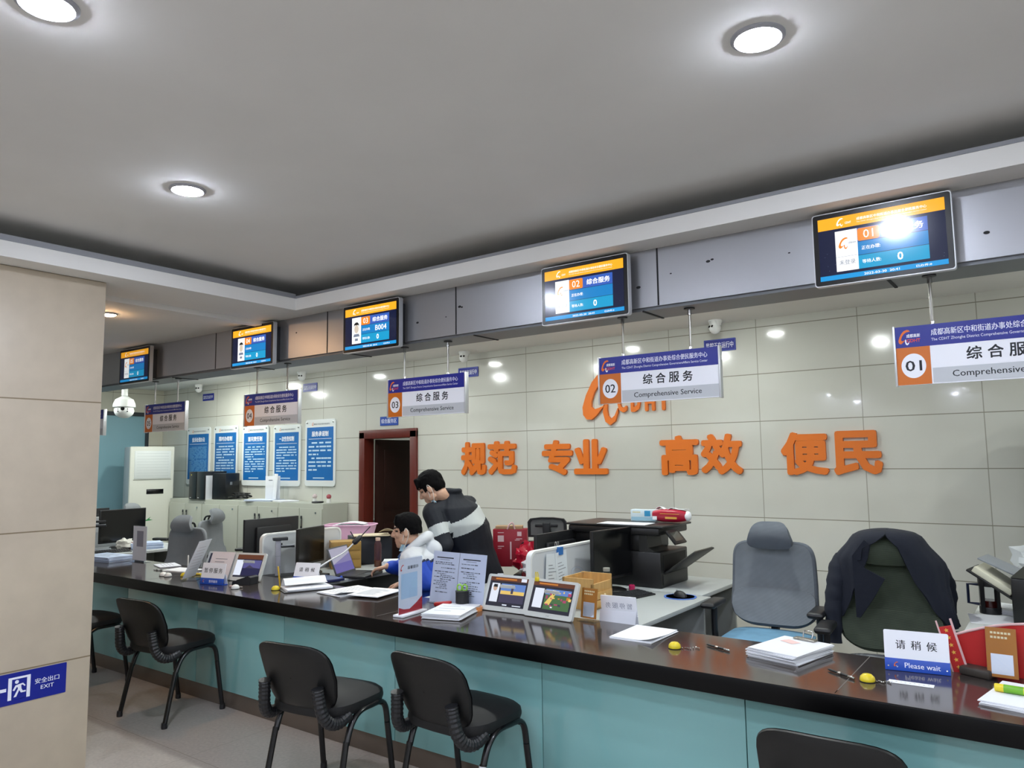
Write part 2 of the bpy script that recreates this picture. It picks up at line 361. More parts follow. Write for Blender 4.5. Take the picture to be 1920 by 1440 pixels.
b = MB(); b.box(-11.4, -4.6, 9.1, 9.2, 0, 2.75, PAINT); b.box(-4.7, -4.6, 6.4, 9.1, 0, 2.75, PAINT); b.box(-11.5, -11.4, 6.4, 9.2, 0, 2.75, PAINT); b.box(-11.5, -4.6, 6.4, 9.2, 2.75, 2.8, CREAM); o = b.build('wall_room'); o['kind'] = 'structure'

# ------------------------------------------------------------------ downlights
HL = emis('hall_lens', '#e6eeff', HALL, '#ffffff'); HL2 = emis('hall_lens_fill', '#e6eeff', HALL*1.5, '#ffffff'); OL = emis('office_lens', '#f1f7f4', OFFICE, '#ffffff'); OL3 = emis('office_lens_strong', '#f6faf0', OFFICE*1.5, '#ffffff'); OL2 = emis('office_lens_soft', '#f1f7f4', OFFICE*.42, '#ffffff'); WL = emis('warm_lens', '#ffcb96', WARM, '#ffffff')
RING = mat('downlight_ring', '#a9abb2', .35, .2)
def downlight(p, label, lens, r=.078, group=None):
    t = thing('ceiling_downlight', label, 'ceiling light', p, 0, group)
    b = MB(); b.lathe([(r*.80, .02), (r*.80, -.004), (r*.86, -.010), (r, -.004), (r, .0)], RING, 32); b.build('trim_ring', t)
    b = MB(); b.lathe([(r*.80, -.004), (r*.74, -.011), (r*.6, -.016), (r*.3, -.020), (.0001, -.021)], lens, 24); b.build('lens', t)
    return t
downlight((-.642, 2.117, 2.83), 'lit round downlight in the hall ceiling above the 01 and 02 screens', HL)
downlight((-3.093, 1.765, 2.83), 'lit round downlight in the hall ceiling nearest the stone pillar', HL)
downlight((-2.108, .79, 2.83), 'lit round downlight cut by the top edge of the photo', HL)
downlight((-5.194, 2.43, 2.632), 'small warm spotlight in the lowered border beside the stone pillar', WL, .05)
k = 0
for x, y in ((.9, .9), (2.4, 2.1), (3.6, 2.2)):
    downlight((x, y, 2.83), 'round hall downlight beyond the right edge of the picture', HL, group='hall downlights beyond the picture edge')
for x, y in ((-.6, -.6), (-3.4, -.8), (1.0, -2.6), (-1.67, -4.6), (-3.67, -3.1), (2.7, -.6), (3.0, -2.8), (-1.3, -2.6), (1.2, -5.2), (3.6, -5.4), (-3.7, -5.6), (.8, -.8)):  # mostly added lamps, all boosted, to brighten upright faces turned towards the camera
    downlight((x, y, 2.83), 'round hall downlight behind the photographer, unseen and boosted as fill light', HL2, group='boosted fill downlights out of the picture')
for x, y in ((-8.6, .4), (-8.6, -3)): downlight((x, y, 2.632), 'round hall downlight behind the stone pillar', HL, group='hall downlights behind the pillar')
for x, y, m_ in [(x, 5.5, OL2) for x in (.7, -2.12, -3.62, -5.47, -7.45)]+[(-9.3, 5.5, OL3)]+[(x, 4.3, OL) for x in (1.6, -1.43, -3.1, -4.7, -6.3, -7.9, -10.2)]:
    downlight((x, y, 2.77), 'round downlight in the office ceiling, hidden behind the metal fascia', m_, group='office downlights behind the fascia')
downlight((-7.9, 8.0, 2.75), 'round downlight inside the small room behind the door', OL)

# ------------------------------------------------------------------ service counter
GRAN = mat('black_granite', '#3b3532', .11, 0, .8, var=.25, vscale=120); GRANF = mat('granite_edge', '#050506', .35, 0, .2)
GLASS = mat('teal_glass', '#80b3b2', .12, 0, .5, coat=.5, var=.02, vscale=1.1); PLN = mat('plinth_steel', '#6d6258', .35, .4, var=.06, vscale=5)
ct = thing('service_counter', 'long service counter with a polished black granite top and teal glass front', 'counter', (-3, 2.9, 0))
def L(b): b.T = loc(3, -2.9, 0); return b
b = L(MB()); b.box(-9.9, 1.9, 2.93, 3.5, .72, .76, GRAN); b.box(-9.9, 1.9, 2.885, 2.93, .684, .76, GRANF, .006); b.box(-9.9, 1.9, 2.887, 2.94, .7595, .7605, GRAN)
for x in (-.72, -3.1, -5.5, -7.9): b.box(x-.0015, x+.0015, 2.9, 3.5, .7595, .7605, mat('stone_seam', '#6f6a66', .5))
b.build('granite_top', ct)
for i in range(13):
    x1 = 1.8-.9655*i+.012; x0 = x1-.9615
    b = L(MB()); b.box(x0, x1, 2.995, 3.007, .105, .715, GLASS, .0015); b.build('glass_panel', ct)
b = L(MB()); b.box(-10.8, 1.82, 3.005, 3.04, 0, .103, PLN, .003); b.build('plinth', ct)
b = L(MB()); b.box(-9.9, 1.85, 3.04, 3.06, 0, .72, mat('counter_core', '#4e5a5a', .6)); 
for x in (-9.8, -7.4, -5.0, -2.6, -.4, 1.8): b.box(x-.012, x+.012, 3.06, 3.45, 0, .72, mat('counter_board', '#b9bbb6', .5))
b.build('carcass', ct)

# ------------------------------------------------------------------ the crescent emblem (drawn in a unit square)
CRES = [(.62, 1.0), (.40, .93), (.22, .75), (.08, .5), (.0, .27), (.01, .12), (.09, .03), (.2, .02), (.31, .1), (.42, .22), (.52, .30), (.36, .24), (.26, .22), (.2, .27), (.2, .38), (.27, .55), (.40, .72), (.58, .83), (.84, .87), (.75, .97)]
HOOK = [(.47, .31), (.45, .15), (.50, -.03), (.60, -.10), (.71, -.03), (.77, .13), (.77, .22), (.70, .08), (.62, .02), (.56, .08), (.54, .2), (.545, .31)]
def emblem(b, x, z, s, y, m, m2=None, sx=1.0):
    b.flat([(x+p[0]*s*sx, z+p[1]*s) for p in CRES], y, m); b.flat([(x+p[0]*s*sx, z+p[1]*s) for p in HOOK], y, m2 or m)
HDR = '成都高新区中和街道办事处综合便民服务中心'; HDE = 'The CDHT Zhonghe District Comprehensive GovernmentAffairs Service Center'

# ------------------------------------------------------------------ queue screens on the fascia
def screen_mats(k):
    g = 1.0 if k else .62
    return dict(bar=emis('screen_amber%d' % k, '#ffb020', 1.15*g), bg=emis('screen_navy%d' % k, '#1b2550', .55*g), hd=emis('screen_indigo%d' % k, '#3a66c8', .95*g), r1=emis('screen_blue%d' % k, '#1286cf', 1.0*g),
                r2=emis('screen_cyan%d' % k, '#16a4d8', 1.0*g), wh=emis('screen_white%d' % k, '#fbfdff', 1.15*g), tag=emis('screen_orange%d' % k, '#f08a1c', 1.1*g), tx=emis('screen_text%d' % k, '#ffffff', 1.3*g),
                bt=emis('screen_footer%d' % k, '#1c9ee6', 1.0*g), gy=emis('screen_grey%d' % k, '#8d98ae', .8*g), sk=emis('screen_skin%d' % k, '#e8d8c6', .9*g), hr=emis('screen_hair%d' % k, '#2d2826', .5*g))
BEZ = mat('screen_bezel', '#0a0a0c', .25); CASE = mat('screen_case', '#c6c8cc', .35, .3)
def queue_screen(x0, num, label, k=1, person=False, call=None, count='0', zt=2.615):
    t = thing('queue_screen', label, 'screen', (x0, 3.33, zt-.31), 0, 'queue screens along the fascia'); W, H = .515, .31; S = screen_mats(k)
    b = MB(); b.T = loc(W/2, -.08, H/2)
    b.prism(rrect(W, H, .012), 0, .03, CASE); b.box(-W/2+.03, W/2-.03, .03, .08, -H/2+.03, H/2-.03, BLACK); b.build('case', t)
    b = MB(); b.T = loc(W/2, -.0815, H/2); b.prism(rrect(W-.008, H-.008, .01), 0, .002, BEZ); b.build('bezel', t)
    b = MB(); b.T = loc(W/2, -.0825, 0); w2 = W/2-.024
    b.rect(-w2, w2, .022, H-.024, 0, S['bg']); b.rect(-w2, w2, H-.074, H-.024, -.0005, S['bar']); b.rect(-w2, w2, .022, .042, -.0005, S['bt'])
    emblem(b, -.16, H-.064, .032, -.001, S['tx']); b.text('CDHT', S['tx'], -.115, H-.055, h=.009, w_=.024, y=-.001)
    b.text(HDR, S['tx'], .045, H-.046, h=.0125, w_=.255, y=-.001); b.text(HDE, S['tx'], .045, H-.060, h=.005, w_=.255, y=-.001, off=0)
    X0, X1, Z0, Z1 = -.168, .172, .054, H-.086; xc = -.083
    b.rect(X0, xc, Z0, Z1, -.0005, S['wh']); hz = (Z1-Z0)/3
    b.rect(xc, X1, Z1-hz+.001, Z1, -.0005, S['hd']); b.rect(xc, X1, Z0+hz+.001, Z1-hz-.001, -.0005, S['r1']); b.rect(xc, X1, Z0, Z0+hz-.001, -.0005, S['r2'])
    T = loc(xc+.042, 0, Z1-hz/2); b.flat(rrect(.082, hz-.004, .008), -.001, S['tag'], T); b.text(num, S['tx'], xc+.042, Z1-hz/2, h=.034, y=-.0015, off=.0)
    b.text('综合服务', S['tx'], .09, Z1-hz/2, h=.03, w_=.135, y=-.001, off=.02)
    b.text('正在办理:', S['tx'], -.034, Z1-1.5*hz, h=.016, w_=.07, y=-.001); b.text('等待人数:', S['tx'], -.034, Z0+hz/2, h=.016, w_=.07, y=-.001)
    if call: b.text(call, S['tx'], .098, Z1-1.5*hz, h=.034, w_=.1, y=-.001)
    if count: b.text(count, S['tx'], .07, Z0+hz/2, h=.032, y=-.001, off=.02)
    if person:
        px, pz = (X0+xc)/2, Z0+.105
        b.flat([(px+p[0], pz+p[1]-.01) for p in circ(.021, 20, 1, 1.3)], -.001, S['sk']); b.flat([(px+p[0], pz+p[1]+.014) for p in [(-.024, -.012), (-.022, .01), (-.008, .02), (.010, .02), (.023, .008), (.024, -.012), (.018, .002), (-.017, .002)]], -.0015, S['hr'])
        b.flat([(px-.03, pz-.06), (px+.03, pz-.06), (px+.022, pz-.042), (px-.022, pz-.042)], -.001, S['gy']); b.rect(px-.014, px+.014, Z0+.018, Z0+.034, -.001, S['gy'])
    else:
        emblem(b, X0+.012, Z0+.095, .045, -.001, S['tag']); b.text('成都高新', S['gy'], xc-.02, Z0+.115, h=.008, w_=.03, y=-.001); b.rect(X0, xc, Z0+.06, Z0+.061, -.001, S['gy'])
        b.text('未登录', S['gy'], (X0+xc)/2, Z0+.036, h=.02, w_=.062, y=-.001, off=0)
    b.text('2022-03-30  20:41', S['tx'], 0, .031, h=.0095, w_=.13, y=-.001); b.text('已办件:0', S['tx'], .15, .031, h=.0095, w_=.055, y=-.001)
    for i in range(26):
        u, v = random.uniform(-w2+.004, w2-.004), random.uniform(.046, H-.09)
        if X0-.004 < u < X1+.004 and v > .05: continue
        b.rect(u, u+.0016, v, v+.0016, -.0006, S['gy'])
    b.build('display', t)
    b = MB(); b.box(W/2-.06, W/2+.06, -.02, 0, .02, H-.05, DARK); b.build('wall_bracket', t)
    return t
queue_screen(-.797, '01', 'wall screen showing counter number 01, the largest of the queue screens')
queue_screen(-2.185, '02', 'wall screen showing counter number 02 on the metal fascia')
queue_screen(-3.757, '03', 'wall screen showing counter 03, ticket B004 and a portrait', person=True, call='B004')
queue_screen(-5.015, '04', 'wall screen showing counter number 04 and a portrait', 1, True)
queue_screen(-6.715, '05', 'dim wall screen above the 05 sign, beside the stone pillar', 0, False, None, '0')

# ------------------------------------------------------------------ hanging counter signs
def hanging_sign(x0, num, label, rods=(.22, .775)):
    W, H, Z = .662, .242, 1.885; t = thing('hanging_sign', label, 'sign', (x0, 3.42, Z), 0, 'hanging counter signs')
    b = MB(); b.box(.008, W-.008, -.009, .009, 0, H, SIGNW)
    y = -.0098
    b.rect(.008, W-.008, H-.087, H, y, NAVY); b.rect(.008, .132, .001, H-.087, y, ORANGE)
    b.rect(.137, W-.012, .066, H-.091, y, SIGNW); b.rect(.137, W-.012, .004, .064, y, SIGNG)
    emblem(b, .02, H-.072, .058, y-.0004, LOGOR, SIGNW, .9); b.text('成都高新', SIGNW, .075, H-.040, h=.015, w_=.05, y=y-.0004, off=.02); b.text('CDHT', LOGRED, .075, H-.060, h=.014, w_=.05, y=y-.0004, off=.03)
    b.text(HDR, LETW, .137+.232, H-.033, h=.027, w_=.46, y=y-.0004); b.text(HDE, LETW, .137+.232, H-.064, h=.015, w_=.46, y=y-.0004, off=0)
    T = loc(.070, 0, .078); b.flat(circ(.045, 36, 1, 1.12), y-.0004, SIGNW, T); b.text(num, INK, .070, .078, h=.043, w_=.060, y=y-.0008, off=.012)
    for i, ch in enumerate('综合服务'): b.text(ch, INK, .283+i*.071, .113, h=.052, y=y-.0004, off=.022)
    b.text('Comprehensive Service', INK, .385, .033, h=.033, w_=.36, y=y-.0004, off=.008)
    b.build('sign_board', t)
    for x in (0, W-.009):
        b = MB(); b.box(x, x+.009, -.016, .016, -.004, H+.004, ALU, .002); b.build('edge_rail', t)
    for f in rods:
        b = MB(); x = W*f; b.tube([(x, 0, H), (x, 0, 2.332-Z)], .0065, STEEL); b.tube([(x, 0, 2.326-Z-.03), (x, 0, 2.331-Z)], .010, CHROME); b.lathe([(.026, 2.324-Z), (.026, 2.331-Z)], DARK, 16, loc(x, 0, 0)); b.lathe([(.009, H), (.009, H+.012)], CHROME, 10, loc(x, 0, 0)); b.build('hanging_rod', t)
    return t
hanging_sign(-.541, '01', 'hanging blue and white sign numbered 01, cut by the picture edge')
hanging_sign(-1.943, '02', 'hanging blue and white sign numbered 02 in front of the wall emblem')
hanging_sign(-3.508, '03', 'hanging blue and white sign numbered 03 beside the doorway')
hanging_sign(-5.07, '04', 'hanging blue and white sign numbered 04 above the blue posters')
hanging_sign(-6.555, '05', 'hanging blue and white sign numbered 05 next to the dome camera')
hanging_sign(-7.967, '06', 'hanging sign mostly hidden behind the stone pillar')

# ------------------------------------------------------------------ raised characters and emblem on the tile wall
for ch, x0, x1, z0, z1 in (('规', -5.313, -4.969, 1.443, 1.803), ('范', -4.944, -4.567, 1.450, 1.803), ('专', -4.248, -3.887, 1.447, 1.796), ('业', -3.871, -3.497, 1.456, 1.795), ('高', -2.957, -2.588, 1.449, 1.803), ('效', -2.57, -2.198, 1.455, 1.806), ('便', -1.879, -1.507, 1.451, 1.800), ('民', -1.473, -1.119, 1.452, 1.798)):
    b = MB(); b.text(ch, ORLET, 0, 0, h=z1-z0, w_=x1-x0, off=.042, ext=.035)
    one('wall_character', 'raised orange wall character ' + ch, 'wall lettering', b, ((x0+x1)/2, 6.286, (z0+z1)/2), 0, 'raised characters of the wall slogan')
t = thing('wall_emblem', 'raised orange crescent emblem with four letters behind the 02 sign', 'emblem', (-3.757, 6.3, 1.97))
b = MB(); b.prism([(p[0]*.5, p[1]*.5) for p in CRES], -.03, -.002, ORLET); b.build('crescent', t)
b = MB(); b.prism([(p[0]*.5, p[1]*.5) for p in HOOK], -.03, -.002, ORLET); b.build('hook', t)
for ch, x in (('C', .43), ('D', .57), ('H', .715), ('T', .85)):
    b = MB(); b.text(ch, ORLET, x, .155, h=.18, w_=.10, y=-.014, off=.06, ext=.05); b.build('letter', t)

# ------------------------------------------------------------------ posters, small signs, cameras on the wall
PW = mat('poster_board', '#dfe4e4', .35)
def poster(x0, x1, z0, z1, title, label, dense=False, seed=1, lines=9):
    rnd = random.Random(seed); W, H = x1-x0, z1-z0; t = thing('wall_poster', label, 'poster', ((x0+x1)/2, 6.3, z0), 0, 'blue rule posters on the tile wall')
    b = MB(); b.prism(rrect(W, H, .045), -.02, -.004, PW, loc(0, 0, H/2)); b.build('backing_board', t)
    b = MB(); y = -.0206; w2 = W/2-.035
    b.rect(-w2, w2, .075, H-.10, y, PLUMB)
    emblem(b, -w2*.62, H-.078, .04, y, LOGOR); b.text(HDR, INKG, .03, H-.06, h=.022, w_=W*.55, y=y-.0003)
    b.text(title, SIGNW, 0, H-.185, h=.068, w_=w2*1.25, y=y-.0005, off=.03); b.rect(-w2*.86, w2*.86, H-.252, H-.247, y-.0005, SIGNW)
    n = 26 if dense else lines; zt, zb = H-.29, .17; st = (zt-zb)/n
    pm = mat('poster_text_dim', '#6fa6d2', .5) if dense else mat('poster_text', '#b9d8ee', .5)
    for i in range(n):
        z = zt-i*st; h = st*(.42 if not dense else .5); xa = -w2*.86+(.06 if i in (0, n//2) else 0); xe = w2*.86 if i not in (n//2-1, n-1) else -w2*.1
        x = xa
        while x < xe-.01:
            l = min(rnd.uniform(.05, .16), xe-x); b.rect(x, x+l*.93, z-h, z, y-.0005, pm); x += l+rnd.choice((.0, .012, .03))
    b.rect(-w2*.5, w2*.35, .098, .112, y-.0005, pm); b.build('print', t)
    for sx in (-1, 1):
        b = MB(); b.lathe([(.012, 0), (.012, .006), (.004, .009)], CHROME, 10, loc(sx*(W/2-.04), -.021, H-.04) @ rot(90)); b.build('screw', t)
    return t
poster(-10.783, -10.17, 1.30, 2.15, '投诉处理办法', 'blue wall poster with dense small print behind the computer towers', True, 1)
poster(-10.07, -9.475, 1.295, 2.148, '限时办结制', 'blue wall poster second from the corner, right of the computer towers', False, 2, 10)
poster(-9.36, -8.765, 1.295, 2.125, '首问责任制', 'blue wall poster directly below the 04 sign number', False, 3, 11)
poster(-8.65, -8.075, 1.295, 2.108, '一次性告知制', 'blue wall poster behind the upright white folder', False, 4, 10)
poster(-7.975, -7.385, 1.30, 2.155, '服务承诺制', 'blue wall poster nearest the doorway', False, 5, 8)
def wall_plate(x0, x1, z0, z1, txt, label, cat='sign', col=None, grp=None):
    W, H = x1-x0, z1-z0; c = col or NAVY; b = MB(); b.prism(rrect(W, H, .006), -.008, -.001, c); b.text(txt, LETW, 0, 0, h=H*.5, w_=W*.86, y=-.0088, off=.015)
    if grp: b.prism(rrect(W*.97, H*.93, .005), -.0083, -.008, mat('plate_line', '#5468c8', .4), holes=[rrect(W*.95, H*.87, .005)])
    return one('wall_plate', label, cat, b, ((x0+x1)/2, 6.3, (z0+z1)/2), 0, grp)
G = 'camera notice plates'
wall_plate(-2.508, -2.222, 2.525, 2.633, '监控正在运行中', 'blue camera notice plate above the 02 sign', grp=G)
wall_plate(-5.36, -5.078, 2.515, 2.622, '监控正在运行中', 'blue camera notice plate behind the 03 sign corner', grp=G)
wall_plate(-8.052, -7.769, 2.53, 2.638, '监控正在运行中', 'blue camera notice plate beside the 04 sign', grp=G)
wall_plate(-10.416, -10.13, 2.545, 2.65, '监控正在运行中', 'blue camera notice plate between the 05 and 04 signs', grp=G)
wall_plate(-6.595, -6.296, 2.03, 2.138, '综合服务区', 'small blue sign above the dark red door frame', col=mat('door_sign_blue', '#1b47a8', .4))
CAMW = mat('camera_white', '#e4e6e4', .35)
def wall_camera(x, label, rz):
    t = thing('security_camera', label, 'security camera', (x, 6.12, 2.77), rz, 'small ceiling cameras by the tile wall')
    b = MB(); b.lathe([(.058, 0), (.06, -.012), (.05, -.03), (.05, -.05)], CAMW, 24); b.build('mount', t)
    b = MB(); b.ball((0, -.006, -.068), .05, CAMW, n=20, k=14); b.build('ball_housing', t)
    b = MB(); T = loc(0, -.012, -.072) @ rot(-25)
    for sx in (-.016, .016): b.lathe([(.011, 0), (.011, .003), (.0001, .004)], BLACKG, 14, T @ loc(sx, -.044, -.004) @ rot(90))
    b.build('camera_lens', t); return t
wall_camera(-2.33, 'white twin-lens camera over the notice plate by sign 02', -25)
wall_camera(-5.13, 'white twin-lens camera over the notice plate by sign 03', 20)
wall_camera(-7.86, 'white twin-lens camera over the notice plate by sign 04', 30)
wall_camera(-10.24, 'white twin-lens camera over the notice plate by sign 05', 35)
t = thing('dome_camera', 'large white dome camera hanging from a pole beside sign 05', 'security camera', (-10.06, 4.95, 2.77), 55)
b = MB(); b.tube([(0, 0, 0), (0, 0, -.25)], [.035, .04], CAMW, 16); b.build('ceiling_pole', t)
b = MB(); b.lathe([(.03, -.25), (.06, -.27), (.11, -.30), (.135, -.36), (.138, -.40), (.12, -.41)], CAMW, 28); b.build('hood', t)
b = MB(); b.ball((0, 0, -.45), (.122, .122, .10), CAMW, n=24, k=16); b.build('dome', t)
b = MB(); T = loc(0, 0, -.455) @ rot(-12); b.lathe([(.024, 0), (.024, .004), (.0001, .006)], BLACKG, 16, T @ loc(0, -.121, 0) @ rot(90))
for sx in (-1, 1):
    for z in (-.03, 0, .03): b.lathe([(.009, 0), (.009, .006)], DARK, 10, T @ rot(0, 0, sx*28) @ loc(0, -.117, z) @ rot(90))
b.build('camera_lens', t)
# exit sign on the pillar (faces the hall, +X side)
b = MB(); y = -.004
b.prism(rrect(.36, .152, .003), -.003, -.0005, NAVY)
b.text('安全出口', LETW, .088, .012, h=.026, w_=.115, y=y, off=.01); b.text('EXIT', LETW, .090, -.022, h=.019, w_=.062, y=y, off=0, sp=.1)
b.prism(rrect(.1, .108, .001), y, y+.001, LETW, loc(-.04, 0, 0), holes=[[(-.034, .044), (-.034, -.054), (.034, -.054), (.034, .044)]])
b.flat([(-.155, 0), (-.128, .026), (-.135, .008), (-.098, .008), (-.098, -.008), (-.135, -.008), (-.128, -.026)], y, LETW)
P = lambda pts: [(-.04+p[0], p[1]) for p in pts]
b.flat(P([(p[0]-.012, p[1]+.030) for p in circ(.009, 14)]), y-.0003, LETW)
b.flat(P([(-.03, -.008), (-.018, .014), (.002, .018), (.016, .020), (.028, .006), (.024, .002), (.014, .012), (.008, .010), (.010, -.006), (.016, -.018), (.030, -.018), (.030, -.026), (.008, -.026), (.0, -.012), (-.012, -.042), (-.024, -.042), (-.006, -.004), (-.008, .004), (-.012, .004), (-.022, -.012)]), y-.0003, LETW)
o = one('exit_sign', 'blue emergency exit sign with a running figure on the stone pillar', 'sign', b, (-4.312, 1.695, .496), 90)

# ------------------------------------------------------------------ visitors' chairs (local +Y is the way the sitter faces)
VINYL = mat('black_fabric', '#0b0b0c', .65, bump=.08, bscale=400); SHELL = mat('chair_shell', '#090a0a', .45, bump=.05, bscale=250); TUBE = mat('black_tube', '#0b0b0d', .25)
def pad_back(u, v, y0, th):
    x = (u-.5)*2; z = v
    return x, z
def visitor_chair(p, rz, label, sticker=None):
    t = thing('visitor_chair', label, 'chair', p, rz, 'black visitor chairs along the counter front')
    # seat pad
    def cushion(b, m, sx, sy, th, z, dome):
        n = 24
        def ring(k, zz): return [(k*sx*math.copysign(abs(math.cos(a))**.55, math.cos(a)), k*sy*math.copysign(abs(math.sin(a))**.55, math.sin(a)), zz) for a in [2*PI*i/n for i in range(n)]]
        prof = [(.86, z-th*.5), (.97, z-th*.42), (1.0, z-th*.1), (.98, z+th*.25), (.9, z+th*.46), (.6, z+th*.5+dome), (.2, z+th*.5+dome*1.2)]
        vs_ = []; fs = []
        for k, zz in prof: vs_ += ring(k, zz)
        for i in range(len(prof)-1):
            for j in range(n): fs.append((i*n+j, i*n+(j+1) % n, (i+1)*n+(j+1) % n, (i+1)*n+j))
        fs += [tuple(range(n))[::-1], tuple((len(prof)-1)*n+j for j in range(n))]
        b.add(vs_, fs, m)
    b = MB(); cushion(b, VINYL, .232, .215, .07, .455, .012); b.build('seat', t)
    # curved backrest: fabric front pad and moulded rear shell
    def bk(u, v, off):
        a = 2*PI*u; k = v
        cx = math.copysign(abs(math.cos(a))**.46, math.cos(a)); sz = math.copysign(abs(math.sin(a))**.46, math.sin(a))
        z = .165*k*sz; wid = .222*(1-.17*max(-z/.165, 0)**1.5); x = wid*k*cx
        y = -.235-.05*(z/.165)-.10*(z/.165 > 0)*(z/.165)**2*.25+off*(1-.75*k**6)+.55*x*x
        return (x, y, .605+z)
    b = MB(); b.surf(lambda u, v: bk(u, .02+.98*v, .03), 32, 10, VINYL); b.surf(lambda u, v: bk(u, .02+.98*(1-v), .006), 32, 10, VINYL); br = b.build('backrest', t, 60)
    b = MB(); b.surf(lambda u, v: bk(u, .02+.965*v, -.032), 32, 10, SHELL)
    def rim(u, v):
        a = V(bk(u, .985, -.032)); c = V(bk(u, 1.0, .0)); return a.lerp(c, v)
    b.surf(rim, 32, 2, SHELL); b.build('back_shell', br, 60)
    for sx in (-1, 1):                                     # oval side frame under the seat, then a front and a rear leg
        b = MB(); x = .222*sx
        b.tube(spline([(x, -.135, .30), (x, -.10, .38), (x, -.04, .425), (x, .05, .43), (x, .12, .425), (x, .155, .39), (x, .17, .32)], 5), .0135, TUBE, 10, flat=1.2); b.build('side_rail', t)
        for y0, y1 in ((-.135, -.205), (.17, .215)):
            b = MB(); b.tube([(x, y0, .315), (x*1.03, y1, .012)], .0135, TUBE, 10, flat=1.2); b.lathe([(.017, 0), (.018, .012), (.016, .035)], BLACK, 12, loc(x*1.03, y1, 0))
            if sticker and sx == 1 and y0 < 0:
                pass
            lg = b.build('leg', t)
            if sticker and sx == 1 and y0 < 0:
                b = MB(); f0, f1 = sticker; q = lambda f: (x*(1+.03*(1-f)), y1+(y0-y1)*f, .012+.303*f); b.tube([q(f0), q(f1)], .0145, mat('paper_label', '#d5d6da', .6), 10, flat=1.2); b.build('paper_label', lg)
        b = MB(); pts = spline([(.205*sx, -.10, .425), (.203*sx, -.16, .405), (.196*sx, -.215, .415), (.182*sx, -.250, .46), (.170*sx, -.262, .53), (.165*sx, -.268, .58)], 7)
        b.tube(pts, [.026+.003*(i % 2) for i in range(len(pts))], BLACK, 12); b.build('back_support', t, 20)
    b = MB(); b.tube([(-.22, -.10, .40), (.22, -.10, .40)], .011, TUBE); b.tube([(-.22, .13, .415), (.22, .13, .415)], .011, TUBE); b.build('cross_bar', t)
    return t
visitor_chair((-5.95, 2.70, 0), 4, 'black visitor chair half hidden behind the stone pillar')
visitor_chair((-4.782, 2.731, 0), 5.7, 'black visitor chair standing whole next to the stone pillar')
visitor_chair((-3.005, 2.54, 0), 8, 'black visitor chair with a paper label halfway down a rear leg', (.25, .58))
visitor_chair((-2.30, 2.735, 0), -2, 'black visitor chair with a paper label just under the seat', (.5, .98))
visitor_chair((-.65, 2.715, 0), 2, 'black visitor chair of which only the top of the back shows')

